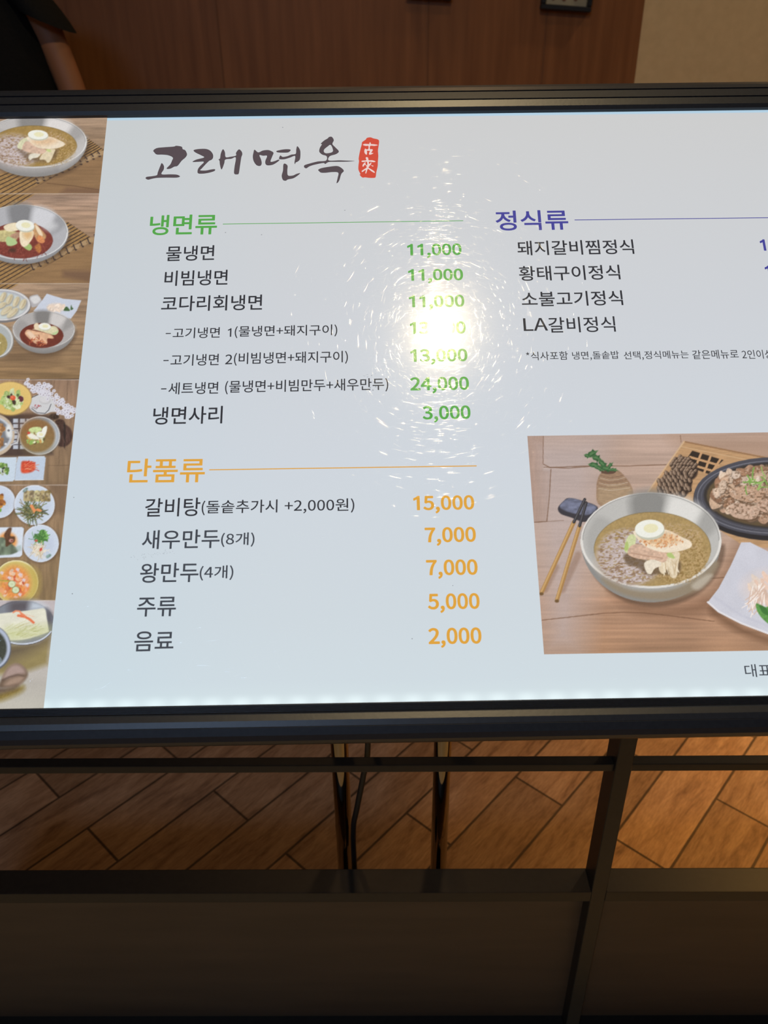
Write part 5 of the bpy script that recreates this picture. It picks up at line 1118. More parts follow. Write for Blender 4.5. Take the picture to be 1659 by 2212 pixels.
# 2: spicy noodles
K.map(0, 410, 240 / 1659)
bamboo_mat(K, [(-900, 1500), (1000, 480), (1400, 750), (-300, 1750)])
K.poly([(480, 1210), (1400, 780), (1340, 1395), (100, 1395)], (142, 110, 76), 10, 1, 0.06, (40, 3), False)
for i in range(10):
    x, y = 480 + i * 105, 1150 - i * 49
    K.poly([(x - 20, y - 10), (x + 60, y - 48), (x + 80, y + 10), (x, y + 40)], (170, 140, 104), 3); K.line([(x - 15, y - 36), (x + 10, y + 30)], 18, (54, 42, 42)); K.ell(x + 24, y + 42, 18, 13, (66, 52, 46))
K.poly([(940, 1210), (1380, 1210), (1350, 1390), (940, 1300)], (112, 84, 66), 12, 0.8, smooth=False)
draw_bowl(K, 330, 635, 690, 412, 0.16, (176, 176, 180), (222, 222, 222), (122, 56, 48), 310, 760, 480, 268)
K.poly([(640, 560), (760, 480), (860, 540), (760, 620)], (212, 212, 214), 14, 0.7); K.strands(120, 310, 880, 420, 130, 70, 9, [(150, 78, 66), (96, 40, 36), (134, 62, 52)], curl=0.8, alpha=0.7)
K.ell(190, 905, 50, 25, (66, 44, 36), 8)
K.poly([(520, 500), (620, 600), (690, 690), (650, 760), (560, 760), (500, 640)], (196, 150, 104), 3, 1, 0.1); K.poly([(530, 520), (600, 590), (640, 680), (600, 690), (540, 590)], (236, 214, 182), 2); K.poly([(545, 720), (600, 680), (670, 760), (640, 800), (570, 780)], (214, 138, 88), 2, 1, 0.1); K.poly([(520, 860), (590, 800), (620, 900), (580, 945)], (176, 110, 62), 3, 1, 0.1)
K.poly([(-60, 640), (80, 600), (260, 640), (240, 760), (100, 780), (-40, 760)], (196, 184, 130), 3, 1, 0.1); K.poly([(90, 760), (120, 700), (220, 740), (260, 800), (180, 840), (110, 830)], (176, 200, 140), 2); K.poly([(150, 690), (280, 630), (320, 680), (240, 730)], (176, 136, 112), 3, 1, 0.1); K.poly([(350, 850), (430, 800), (480, 860), (440, 910)], (160, 186, 112), 2)
K.poly([(55, 555), (130, 510), (250, 495), (300, 560), (260, 610), (110, 620)], (236, 222, 190), 2, 1, 0.04); K.poly([(295, 640), (330, 600), (470, 600), (508, 650), (480, 740), (400, 840), (340, 850), (300, 780)], (238, 222, 190), 2, 1, 0.04); K.poly([(350, 650), (460, 620), (480, 690), (400, 740)], (212, 164, 104), 10, 0.7)
draw_egg(K, 375, 535, 138, 82, 0.08)
# 3: dumplings, spicy noodles, onion dish
K.map(0, 605, 210 / 1659)
K.line([(0, 560), (200, 548)], 6, (98, 72, 54)); K.line([(1250, 548), (1500, 545)], 8, (98, 72, 54)); K.line([(230, 1115), (700, 1105), (1420, 1105)], 7, (98, 72, 54)); K.line([(0, 1700), (1400, 1692)], 14, (78, 58, 44)); K.ell(560, 1310, 420, 70, (84, 64, 48), 40, 0.6)
K.poly([(505, 290), (620, 250), (660, 265), (715, 355), (680, 420), (560, 470), (520, 400)], (176, 172, 174), 2); K.poly([(520, 310), (640, 270), (690, 350), (590, 410)], (214, 212, 212), 3)
K.ell(40, 440, 492, 290, (120, 116, 116)); K.ell(30, 425, 490, 268, (214, 212, 212)); K.ell(20, 425, 460, 245, (176, 178, 184)); K.ell(10, 440, 440, 225, (196, 204, 204), 3)
for x, y, rx, ry, ro in ((50, 290, 90, 42, -1.1), (160, 330, 95, 45, -1.1), (275, 370, 95, 45, -1.1), (390, 410, 95, 48, -1.1), (30, 430, 80, 42, -0.5), (110, 520, 115, 50, -0.6), (215, 560, 120, 48, -0.7)):
    K.ell(x + 12, y + 14, rx, ry, (128, 112, 92), 6, 0.7, rot=ro); K.ell(x, y, rx, ry, (208, 196, 164), 2, rot=ro, tex=0.05); K.ell(x + 14, y - 4, rx * 0.7, ry * 0.35, (170, 150, 116), 4, 0.7, rot=ro); K.ell(x - 14, y + 6, rx * 0.6, ry * 0.25, (226, 216, 190), 4, 0.8, rot=ro)
K.poly([(800, 235), (1080, 320), (1390, 348), (1310, 530), (1210, 665), (900, 600), (570, 535), (720, 350)], (200, 206, 220), 1.5, smooth=False); K.ell(960, 470, 160, 70, (224, 206, 192), 6, tex=0.04); K.blobs(30, 960, 470, 140, 60, 34, [(236, 218, 202), (226, 204, 186)], 1.2, 0.03, 0.45)
K.poly([(1085, 520), (1130, 455), (1170, 480), (1195, 525), (1140, 530)], (66, 96, 58), 1.5); K.poly([(1205, 500), (1215, 425), (1235, 470), (1255, 490), (1220, 515)], (66, 96, 58), 1.5)
draw_bowl(K, 748, 845, 530, 312, 0.32, (174, 170, 168), (208, 206, 204), (108, 48, 38), 712, 950, 372, 212)
K.poly([(430, 920), (470, 850), (600, 870), (860, 930), (915, 1000), (810, 1000), (800, 1090), (660, 1050), (620, 1090), (520, 1020)], (222, 176, 140), 2, 1, 0.10, (4, 4)); K.poly([(460, 900), (520, 880), (600, 960), (640, 1030), (540, 1000)], (236, 206, 180), 3, 0.9); K.strands(24, 640, 1060, 150, 50, 60, 9, [(206, 116, 72), (150, 62, 46)], curl=0.4)
K.poly([(560, 840), (640, 860), (880, 930), (960, 930), (1000, 860), (940, 790), (800, 800)], (216, 208, 170), 2, 1, 0.06); K.poly([(880, 930), (960, 930), (1000, 870), (960, 880)], (184, 204, 150), 2); K.poly([(585, 760), (640, 735), (680, 800), (650, 850), (590, 830)], (232, 212, 180), 2)
draw_egg(K, 765, 792, 105, 58, 0.05)
K.ell(-60, 1040, 300, 305, (128, 122, 116)); K.ell(-70, 1030, 295, 295, (206, 206, 204)); K.ell(-75, 1035, 270, 270, (172, 176, 176)); K.ell(-90, 1100, 218, 215, (164, 146, 92), tex=0.06); K.poly([(-60, 1020), (0, 1060), (20, 1075), (-40, 1110)], (232, 222, 184), 2)
# 4: set table from above
K.map(0, 815, 190 / 1659)
for p in ([(1030, 50), (1020, 230)], [(1280, 50), (1265, 440)], [(1120, 1380), (1110, 1660)], [(900, 1665), (1300, 1660)], [(0, 2030), (1300, 2036)]): K.line(p, 7, (94, 72, 56), 0.8)
K.poly([(0, 700), (560, 690), (960, 720), (1000, 760), (1000, 1460), (300, 1500), (0, 1490)], (76, 60, 54), 8, 1, 0.05, (10, 10), False)
K.poly([(200, 780), (620, 775), (600, 1350), (200, 1355)], (70, 62, 66), 2, smooth=False)
for x in (250, 380, 500):
    for y in (785, 885, 990, 1090, 1190, 1280): K.poly([(x, y), (x + 95, y), (x + 95, y + 75), (x, y + 75)], (188, 194, 206), 1.2, smooth=False)
K.ell(1130, 850, 90, 60, (66, 46, 40), 3, tex=0.2); K.ell(1030, 740, 90, 60, (60, 46, 38), 4, tex=0.3); K.ell(1180, 1100, 190, 215, (74, 52, 46), 3, tex=0.15, tc=(3, 10)); K.poly([(1200, 900), (1235, 900), (1230, 1290), (1205, 1290)], (44, 34, 32), 3)
K.strands(30, 1180, 1100, 150, 180, 90, 8, [(108, 80, 70), (56, 40, 36)], rot=1.5, curl=0.05, alpha=0.6)
# teapot and blossom
K.poly([(555, 560), (610, 380), (720, 330), (900, 330), (990, 420), (1060, 560), (1140, 620), (1080, 650), (960, 660), (880, 690), (760, 705), (640, 660)], (206, 206, 208), 2); K.ell(850, 430, 110, 80, (188, 186, 188), 3); K.ell(845, 422, 95, 66, (210, 208, 210), 3)
K.line([(600, 590), (700, 670), (850, 685), (920, 620), (965, 510)], 14, (80, 82, 90)); K.line([(600, 385), (720, 330)], 12, (60, 52, 50)); K.line([(600, 560), (690, 600), (720, 560), (770, 530), (780, 560)], 7, (90, 60, 60)); K.blobs(9, 700, 550, 60, 25, 12, [(176, 90, 96)], 1)
for (x0, y0), (x1, y1), n in (((430, 90), (640, 180), 16), ((620, 220), (960, 330), 34), ((700, 160), (960, 190), 18), ((1000, 330), (1180, 500), 26), ((1150, 470), (1380, 660), 30), ((1200, 640), (1400, 780), 16), ((1080, 600), (1200, 720), 10)):
    K.line([(x0, y0), (x1, y1)], 9, (92, 78, 70), 0.7)
    for _ in range(n):
        t = K.rng.rand(); x = x0 + (x1 - x0) * t + K.rng.randn() * 40; y = y0 + (y1 - y0) * t + K.rng.randn() * 36
        if K.rng.rand() < 0.35: K.ell(x, y, 26, 16, (96, 112, 66), 1.2, rot=K.rng.rand() * 3)
        for a in range(5):
            K.ell(x + math.cos(a * 1.257) * 19, y + math.sin(a * 1.257) * 17, 17, 15, (216, 214, 224), 1.2)
        K.ell(x, y, 9, 8, (112, 92, 100), 1.2)
K.ell(200, 405, 398, 318, (150, 122, 66), 3); K.ell(196, 400, 396, 308, (226, 192, 116), 2); K.ell(190, 420, 330, 250, (214, 180, 100), 20); K.ell(180, 360, 300, 200, (226, 196, 122), 30, 0.7)
K.blobs(46, 230, 430, 185, 155, 58, [(206, 216, 168), (186, 204, 140), (222, 226, 190), (166, 188, 112)], 1.5, 0.06)
K.strands(60, 230, 430, 180, 150, 60, 6, [(120, 148, 74), (230, 234, 204), (150, 172, 96)], curl=0.6, alpha=0.8)
for x, y, r, col in ((160, 380, 40, (74, 50, 46)), (260, 470, 44, (66, 50, 40)), (400, 400, 58, (98, 44, 56)), (330, 340, 30, (84, 100, 60)), (215, 330, 26, (72, 62, 50))): K.blobs(4, x, y, r * 0.5, r * 0.4, r * 0.8, [col], 1.5, 0.1)
K.ell(245, 390, 52, 48, (216, 88, 56), 1.5); K.ell(232, 376, 18, 14, (236, 140, 110), 3)
K.ell(-120, 1090, 400, 400, (196, 178, 156), 2); K.ell(-140, 1085, 375, 345, (196, 200, 206), 2); K.ell(-150, 1085, 340, 310, (120, 122, 128), 3)
K.poly([(110, 950), (200, 900), (220, 1120), (130, 1120)], (224, 226, 226), 6); K.blobs(40, -20, 1090, 125, 210, 42, [(172, 128, 86), (148, 104, 66), (190, 150, 108)], 1.5, 0.1)
K.line([(230, 1000), (330, 1010), (355, 1090), (335, 1220), (210, 1275)], 30, (206, 206, 208)); K.line([(240, 1000), (325, 1020), (340, 1090), (320, 1210), (215, 1262)], 9, (108, 104, 106)); K.ell(165, 1005, 26, 22, (120, 120, 124)); K.ell(110, 1260, 24, 20, (224, 224, 226))
K.ell(755, 1110, 385, 365, (96, 82, 70), 4); K.ell(748, 1102, 384, 362, (212, 208, 204)); K.ell(748, 1102, 366, 346, (140, 142, 146), 2); K.poly([(960, 860), (1090, 1040), (1060, 1260), (820, 1420), (700, 1420), (900, 1300), (1000, 1100)], (196, 204, 214), 14, 0.9)
K.ell(712, 1105, 330, 310, (138, 106, 68), 6, tex=0.06); K.ell(600, 1000, 190, 190, (146, 96, 54), 40, 0.6); K.ell(700, 1250, 220, 140, (142, 124, 76), 40, 0.7)
K.blobs(26, 690, 1150, 170, 100, 40, [(206, 216, 160), (226, 226, 190), (160, 180, 104), (196, 150, 84), (104, 92, 56)], 1.2, 0.06)
K.poly([(555, 975), (640, 940), (760, 945), (790, 1000), (700, 1040), (560, 1030)], (200, 214, 150), 2, 1, 0.08); K.poly([(520, 1100), (580, 1060), (700, 1110), (740, 1170), (620, 1165)], (236, 232, 218), 2); K.poly([(790, 1010), (820, 950), (880, 922), (888, 990), (850, 1100), (800, 1110)], (238, 238, 228), 2); draw_egg(K, 768, 1082, 78, 55, 0.1); K.ell(545, 1052, 28, 22, (206, 72, 60), 2); K.blobs(5, 590, 1215, 50, 40, 36, [(150, 184, 96), (180, 120, 60)], 1.5)
K.poly([(-500, 1520), (320, 1508), (300, 1700), (280, 1930), (240, 1965), (-500, 1975)], (200, 214, 228), 1.5, smooth=False); K.poly([(350, 1500), (840, 1492), (866, 1525), (822, 1935), (280, 1945), (310, 1620)], (190, 204, 222), 1.5, smooth=False); K.line([(300, 1600), (350, 1500), (840, 1494)], 7, (226, 232, 238)); K.line([(285, 1945), (822, 1935)], 9, (220, 228, 236))
K.blobs(50, 30, 1730, 140, 100, 34, [(96, 130, 62), (140, 172, 92), (60, 70, 54), (190, 196, 170)], 1.2, 0.1); K.poly([(400, 1650), (440, 1580), (640, 1600), (668, 1640), (655, 1750), (560, 1800), (410, 1800)], (206, 78, 52), 4, 1, 0.12, (5, 4)); K.strands(26, 540, 1690, 110, 80, 120, 12, [(226, 122, 86), (190, 56, 44), (232, 148, 108)], rot=-0.3, curl=0.2)
# 5: side dishes
K.map(0, 1035, 160 / 1336)
for x in (240, 430, 860, 1010): K.line([(x, 110), (x - 30, 880)], 6, (104, 82, 62), 0.5)
K.poly([(900, 90), (1230, 60), (1190, 620), (990, 620), (1000, 300)], (116, 92, 72), 14, 0.7, smooth=False)
for x, y, rx, ry in ((-20, 410, 300, 295), (625, 470, 366, 362), (735, 1160, 328, 338)):
    K.ell(x + 12, y + 14, rx * 1.02, ry * 1.02, (92, 70, 52), 8, 0.7); K.ell(x, y, rx, ry, (220, 226, 236)); K.ell(x, y + 5, rx * 0.96, ry * 0.96, (202, 212, 228), 3); K.ell(x, y + 20, rx * 0.70, ry * 0.66, (194, 204, 222), 10)
K.blobs(20, 0, 420, 80, 130, 46, [(150, 92, 50), (190, 130, 60), (226, 180, 80), (122, 70, 40)], 1.5, 0.1); K.poly([(-10, 545), (30, 540), (20, 590), (-20, 590)], (110, 160, 66), 2)
for i in range(5): K.poly([(440 + i * 96, 215), (530 + i * 96, 215), (520 + i * 96, 300), (525 + i * 96, 400), (430 + i * 96, 395), (425 + i * 96, 330)], [(176, 160, 118), (150, 134, 100), (186, 176, 130), (164, 146, 104), (136, 118, 76)][i], 2, 1, 0.2, (5, 5)); K.blobs(6, 480 + i * 96, 300, 40, 70, 26, [(112, 96, 76), (196, 180, 146)], 1.2, alpha=0.7)
K.poly([(410, 220), (450, 170), (500, 155), (505, 185), (440, 240)], (132, 152, 150), 2, 1, 0.15); K.strands(170, 590, 590, 190, 130, 120, 11, [(84, 94, 56), (116, 126, 76), (60, 62, 42), (140, 120, 80)], curl=0.25); K.poly([(540, 480), (590, 465), (640, 545), (690, 530), (760, 570), (720, 590), (650, 570), (620, 615), (590, 570)], (232, 146, 92), 2)
K.blobs(60, 760, 1030, 90, 100, 34, [(86, 142, 66), (120, 172, 92), (60, 104, 50)], 1.2, 0.1, 0.5); K.strands(40, 720, 1060, 120, 80, 90, 12, [(96, 150, 76), (64, 110, 54)], curl=0.4); K.ell(655, 1112, 28, 20, (196, 84, 70), 2)
K.strands(90, 700, 1290, 100, 80, 110, 9, [(220, 204, 176), (196, 176, 140), (236, 226, 206)], curl=0.6); K.ell(740, 1270, 22, 34, (200, 74, 60), 2, rot=0.5); K.poly([(830, 1390), (900, 1350), (930, 1380), (860, 1430)], (132, 158, 150), 2, 1, 0.15)
K.poly([(-300, 880), (405, 868), (440, 900), (400, 1370), (360, 1410), (-300, 1440)], (92, 70, 52), 8, 0.6, smooth=False); K.poly([(-300, 875), (400, 865), (435, 895), (408, 1150), (402, 1370), (360, 1405), (-300, 1435)], (214, 222, 234), 1.5, smooth=False)
K.ell(140, 1120, 170, 165, (232, 160, 92), 8); K.poly([(-80, 1110), (60, 1050), (220, 1170), (330, 1290), (240, 1350), (100, 1370), (-80, 1350)], (112, 126, 106), 3, 1, 0.25, (7, 7)); K.poly([(75, 1010), (150, 890), (215, 890), (190, 1020), (270, 1040), (265, 1130), (200, 1170), (110, 1220), (100, 1100)], (92, 62, 42), 3, 1, 0.15); K.ell(205, 1110, 40, 30, (206, 150, 140), 3); K.ell(215, 1112, 22, 14, (120, 60, 50), 2); K.poly([(300, 1220), (380, 1200), (380, 1290), (310, 1290)], (166, 184, 180), 4, 0.8)
K.ell(300, 1860, 402, 400, (104, 84, 56), 6); K.ell(296, 1860, 400, 398, (234, 224, 178)); K.ell(294, 1868, 388, 382, (206, 184, 106), 3); K.poly([(540, 1600), (690, 1700), (700, 2000), (560, 2190), (480, 2180), (600, 1950)], (190, 166, 84), 20, 0.8)
K.ell(270, 1870, 280, 305, (226, 146, 78), 14, tex=0.08); K.blobs(46, 250, 1900, 250, 250, 46, [(236, 182, 146), (222, 128, 76), (238, 200, 170), (206, 96, 62), (232, 160, 110)], 1.4, 0.05, 0.7)
for x, y in ((35, 1700), (370, 1735), (430, 1830), (490, 1920), (360, 2090), (320, 1640), (170, 1790)): K.poly([(x - 36, y - 10), (x - 10, y - 42), (x + 38, y - 20), (x + 12, y + 34)], (222, 202, 204), 1.5, smooth=False)
for x, y in ((215, 1895), (285, 2000)): K.ell(x, y, 68, 64, (120, 140, 90), 1.5); K.ell(x, y, 60, 56, (214, 224, 188), 1.5); K.ell(x, y, 24, 22, (196, 208, 166), 4)
K.line([(0, 1830), (180, 1830)], 14, (150, 160, 70)); K.line([(20, 1860), (150, 1845)], 10, (196, 176, 80))
# 6: kimchi in a steel tray, teapot and pebbles
Y6 = 1297.5
K.a[int(Y6 - K.y0):] = np.array((186, 178, 178)); K.wood(1297.5, 1536, (190, 180, 182), (188, 184, 172), (150, 40), 0.02)
K.map(0, 1285, 160 / 1388)
K.poly([(-300, 950), (300, 930), (700, 900), (960, 740), (900, 1300), (560, 1420), (100, 1500), (-300, 1500)], (150, 134, 88), 14, 1, 0.05, (30, 10), False); K.poly([(-100, 940), (640, 920), (900, 800), (860, 900), (560, 1060), (150, 1250), (-100, 1300)], (86, 74, 66), 40, 0.8, smooth=False)
K.poly([(-200, 1900), (200, 1760), (430, 1700), (440, 1790), (250, 1900), (-50, 2000)], (138, 118, 60), 14, 1, 0.08)
K.ell(420, 520, 600, 415, (84, 84, 92), 2); K.ell(420, 520, 590, 405, (128, 132, 142), 3); K.poly([(220, 120), (580, 120), (560, 300), (200, 330)], (86, 80, 86), 20, 0.9); K.poly([(590, 130), (760, 150), (900, 260), (800, 280), (560, 290)], (200, 210, 222), 18, 0.9); K.poly([(860, 260), (990, 400), (950, 740), (880, 600)], (90, 88, 96), 12, 0.9)
K.poly([(-300, 430), (200, 330), (480, 300), (700, 268), (840, 262), (880, 440), (910, 640), (900, 700), (700, 770), (500, 830), (250, 850), (-300, 820)], (226, 224, 206), 2, 1, 0.03, (20, 6)); K.poly([(150, 640), (500, 640), (900, 600), (880, 700), (560, 780), (250, 850), (150, 780)], (196, 202, 140), 30, 0.8)
K.strands(60, 420, 690, 380, 110, 180, 9, [(184, 186, 120), (220, 220, 186), (166, 166, 100)], rot=-0.2, curl=0.15, alpha=0.5); K.line([(300, 620), (420, 570), (560, 520)], 10, (190, 176, 120), 0.7)
K.line([(250, 330), (300, 300), (370, 310), (410, 360)], 30, (232, 142, 104)); K.line([(345, 390), (470, 410), (560, 460), (630, 520)], 48, (226, 118, 78)); K.line([(400, 350), (470, 400)], 40, (230, 130, 92)); K.line([(450, 360), (640, 410)], 12, (236, 190, 160), 0.8)
K.ring(420, 520, 592, 400, 26, (206, 214, 228), 1, 25, 115); K.ring(420, 530, 600, 410, 9, (70, 66, 70), 0.9, 25, 115)
K.ell(-160, 1000, 372, 425, (92, 96, 108), 3); K.ell(-165, 990, 360, 405, (176, 186, 206), 2); K.ell(-180, 1000, 310, 350, (62, 66, 58), 5, tex=0.1); K.line([(0, 1180), (20, 1210), (10, 1260)], 16, (170, 190, 210), 0.9, 3)
K.poly([(40, 1560), (140, 1380), (300, 1290), (440, 1340), (520, 1450), (500, 1560), (360, 1690), (150, 1730), (-20, 1720)], (112, 92, 76), 6); K.poly([(60, 1540), (160, 1370), (300, 1300), (430, 1360), (470, 1470), (300, 1500), (120, 1570)], (170, 146, 138), 10); K.poly([(80, 1690), (200, 1570), (380, 1520), (460, 1540), (380, 1650), (200, 1710)], (162, 136, 118), 10); K.line([(50, 1600), (180, 1540), (330, 1500), (450, 1520)], 22, (84, 66, 58), 0.8, 5)
K.poly([(-100, 1740), (150, 1740), (330, 1700), (250, 1790), (-100, 1860)], (92, 72, 60), 14, 0.9)
# bevelled seams between the photographs
for y in (419, 613, 820.5, 1048, 1297.5):
    K.map(0, 0, 1); K.line([(-300, y), (240, y)], 1.4, (214, 200, 190), 0.75)
K.map(0, 0, 1)
K.lift(6, 0.985)
K.grain(0.03)
WH = ['cold noodles in clear broth on a bamboo mat', 'noodles in red sauce in a steel bowl', 'dumplings and red noodles', 'set meal with white blossom from above', 'side dishes on white plates and a yellow bowl', 'pale kimchi in a steel tray']
UL, UR = -0.3960, -0.2634
for (a, b), w in zip(PB, WH):
    va = min(UV(0, a)[1], V1) if a > 250 else V1
    vb = UV(0, b)[1] if b < 1530 else 0.0
    print_photo('food_photo', K, UL, vb, UR, va, 0.0006, 'photo of ' + w)

# wear on the acrylic: hair-fine scratches (rounded grooves that catch the downlight) and a few scuffs
M_SCR = bpy.data.materials.new('acrylic_scratch'); M_SCR.use_nodes = True
_n, _l = M_SCR.node_tree.nodes, M_SCR.node_tree.links
_n.clear()
_o = _n.new('ShaderNodeOutputMaterial'); _mx = _n.new('ShaderNodeAddShader')
_t = _n.new('ShaderNodeBsdfTransparent'); _g = _n.new('ShaderNodeBsdfGlossy'); _g.inputs['Roughness'].default_value = 0.08; _g.inputs['Color'].default_value = (0.065, 0.065, 0.065, 1)
_l.new(_t.outputs[0], _mx.inputs[0]); _l.new(_g.outputs[0], _mx.inputs[1]); _l.new(_mx.outputs[0], _o.inputs['Surface'])
rg = np.random.RandomState(11)
GU, GV = UV(950, 715)
V, F = [], []
for i in range(7500):
    if i % 4: cu_, cv_ = GU + rg.randn() * 0.055, GV + rg.randn() * 0.075
    else: cu_, cv_ = U0 + rg.rand() * (U1 - U0), 0.01 + rg.rand() * 0.54
    ln = 0.0025 + 0.011 * rg.rand() ** 2; d = rg.rand() * 2 * PI if i % 3 else rg.randn() * 0.14; cvt = rg.randn() * 22.0
    w = 0.00007 + 0.00009 * rg.rand()
    k = 5; pts = []
    x, y = cu_, cv_
    for j in range(k):
        pts.append((x, y, d)); x += math.cos(d) * ln / (k - 1); y += math.sin(d) * ln / (k - 1); d += cvt * ln / (k - 1)
    if not all(U0 + 0.004 < p[0] < U1 - 0.004 and 0.004 < p[1] < V1 - 0.004 for p in pts): continue
    n0 = len(V)
    for j, (x, y, d) in enumerate(pts):
        ww = w * (1 - abs(2 * j / (k - 1) - 1) ** 2 * 0.8)
        nx, ny = -math.sin(d), math.cos(d)
        for s_ in (-1, 0, 1):
            V.append((x + nx * ww * s_, y + ny * ww * s_, 0.0006 + (ww * 0.16 if s_ == 0 else 0)))
    for j in range(k - 1):
        for s_ in range(2):
            a = n0 + j * 3 + s_
            F.append((a, a + 3, a + 4, a + 1))
me = bpy.data.meshes.new('scratches'); me.from_pydata(V, [], F)
me.polygons.foreach_set('use_smooth', [True] * len(F))
sc_o = link('scratches', me, M_SCR, PANEL)
sc_o['kind'] = 'stuff'
bm = bmesh.new()
def scuff(x, y, r, n=6):
    u, v = UV(x, y)
    vs = [bm.verts.new((u + r * (0.5 + rg.rand()) * math.cos(a * 2 * PI / n), v + r * (0.4 + 0.6 * rg.rand()) * math.sin(a * 2 * PI / n), 0.0005)) for a in range(n)]
    bm.faces.new(vs)
for _ in range(46):
    t = rg.rand(); scuff(282 + 98 * t + rg.randn() * 2, 1206 - 15 * t + rg.randn() * 3.2, 0.00022)
for _ in range(12): scuff(798 + rg.randn() * 7, 812 + rg.randn() * 2.5, 0.0003)
for x, y in ((487, 503), (565, 508), (611, 276), (890, 1380), (978, 1265), (160, 1075), (157, 1283), (1290, 1000), (745, 455), (800, 838), (806, 843), (812, 836)): scuff(x, y, 0.0006)
from_bm('scuff_mark', bm, emit_print('grey_scuff', (128, 132, 138)), PANEL)['kind'] = 'stuff'

# two chrome posts with floor flanges, and the power cable
for x in (-0.0518, 0.0733):
    bm = bmesh.new()
    tube_bm(bm, [(x, 0.678, 0.010), (x, 0.678, 0.926)], 0.0108, 32)
    tube_bm(bm, [(x, 0.678, 0.0005), (x, 0.678, 0.010)], 0.045, 32)
    po = from_bm('support_post', bm, M_CHROME, None, smooth=False)
    for p in po.data.polygons:
        p.use_smooth = abs(p.normal.z) < 0.5
    po.parent = SIGN; po.matrix_parent_inverse = SIGN_M.inverted()
    po['label'] = 'chrome tube post'
cb = catmull([(-0.008, 0.664, 0.915), (-0.012, 0.662, 0.70), (-0.017, 0.660, 0.515), (-0.0234, 0.660, 0.465), (-0.0330, 0.661, 0.405), (-0.0385, 0.663, 0.365), (-0.0395, 0.666, 0.28), (-0.0385, 0.670, 0.06), (-0.02, 0.70, 0.006), (0.06, 0.78, 0.005)], 6, False)
cab = tube('power_cable', [tuple(p) for p in cb], 0.0036, M_RUBBER, None, 10)
cab.parent = SIGN; cab.matrix_parent_inverse = SIGN_M.inverted()
cab['label'] = 'thin black power cable'

# ================================================================== low partition in front of the sign's posts
PT = empty('low_partition', (0, 0.595, 0))
PT.rotation_euler = (0, 0, math.radians(-1.0))
tag(PT, 'low black metal partition with slim rail, square posts and dark brown panels under the menu board', 'partition')
def post(x, h):
    o = box('post', (x, 0.0165, h / 2), (0.018, 0.033, h), M_RAIL, PT, 0.0008, 1)
    return o
PX = 0.2610
post(PX, 0.838); post(-0.66, 0.838); post(1.16, 0.838)
segs = ((-0.651, PX - 0.009), (PX + 0.009, 1.151))
for a, b in segs:
    box('top_rail', ((a + b) / 2, 0.0105, 0.5420), (b - a, 0.0125, 0.0105), M_RAIL, PT, 0.0012, 2)
    box('cap_rail', ((a + b) / 2, 0.0165, 0.3245), (b - a, 0.033, 0.0180), M_RAIL, PT, 0.0012, 2)
    box('lower_panel', ((a + b) / 2, 0.027, 0.1680), (b - a, 0.010, 0.295), M_DARKPANEL, PT)
    box('foot_rail', ((a + b) / 2, 0.0165, 0.0105), (b - a, 0.030, 0.020), M_RAIL, PT, 0.001, 1)

# ================================================================== pictures on the back wall
def picture(x, z, w, h, rot, label, art):
    t = empty('picture_frame', (x, 2.3995, z))
    t.rotation_euler = (0, math.radians(rot), 0)
    tag(t, label, 'picture frame', 'small pictures on the brown wall')
    bm = bmesh.new()
    b = 0.012
    for c, d in (((0, -0.011, -h / 2 + b / 2), (w, 0.022, b)), ((0, -0.011, h / 2 - b / 2), (w, 0.022, b)), ((-w / 2 + b / 2, -0.011, 0), (b, 0.022, h - 2 * b)), ((w / 2 - b / 2, -0.011, 0), (b, 0.022, h - 2 * b))):
        bm_box(bm, c, d, 0.002, 1)
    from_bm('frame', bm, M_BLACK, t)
    box('backing', (0, -0.004, 0), (w - 0.02, 0.006, h - 0.02), simple('grey_mount_board', (150, 146, 130), 0.6), t)
    bm = bmesh.new()
    for cx, cz, rx, rz in art:
        k = 20
        bm.faces.new([bm.verts.new((cx + rx * math.cos(-i * 2 * PI / k), -0.0075, cz + rz * math.sin(-i * 2 * PI / k))) for i in range(k)])
    from_bm('print', bm, simple('brown_print_ink', (104, 66, 50), 0.6), t)
picture(0.156, 1.462, 0.118, 0.17, 3.5, 'small dark-framed picture on the brown wall, the one further from the cream wall', [(-0.02, 0.03, 0.02, 0.03), (0.022, -0.01, 0.016, 0.028)])
picture(0.512, 1.435, 0.132, 0.175, 4.0, 'small dark-framed picture on the brown wall, the one nearer the cream wall', [(-0.034, -0.045, 0.008, 0.022), (-0.006, -0.045, 0.010, 0.022), (0.024, -0.043, 0.009, 0.022), (0.0, 0.03, 0.035, 0.03)])

# ================================================================== the person at the left, seen from the back
def skin(name, nodes, edges, m, parent, levels=2, root=0):
    me = bpy.data.meshes.new(name)
    me.from_pydata([p[:3] for p in nodes], edges, [])
    o = bpy.data.objects.new(name, me); COL.objects.link(o)
    sk = o.modifiers.new('skin', 'SKIN'); sk.use_smooth_shade = True
    d = me.skin_vertices[0].data
    for i, p in enumerate(nodes):
        d[i].radius = (p[3], p[4] if len(p) > 4 else p[3])
        d[i].use_root = (i == root)
    ss = o.modifiers.new('sub', 'SUBSURF'); ss.levels = ss.render_levels = levels
    ev = bpy.data.meshes.new_from_object(o.evaluated_get(bpy.context.evaluated_depsgraph_get()))
    bpy.data.objects.remove(o); bpy.data.meshes.remove(me)
    ev.name = name
    ev.materials.clear()
    return link(name, ev, m, parent)
M_SKIN = simple('skin', (136, 92, 66), 0.55)
M_SHIRT = mat_noisy('black_cotton', (17, 19, 22), (22, 24, 28), 200, rough=0.9, spec=0.1)
M_TROUS = mat_noisy('dark_trouser_cloth', (20, 21, 25), (26, 27, 31), 200, rough=0.9, spec=0.1)
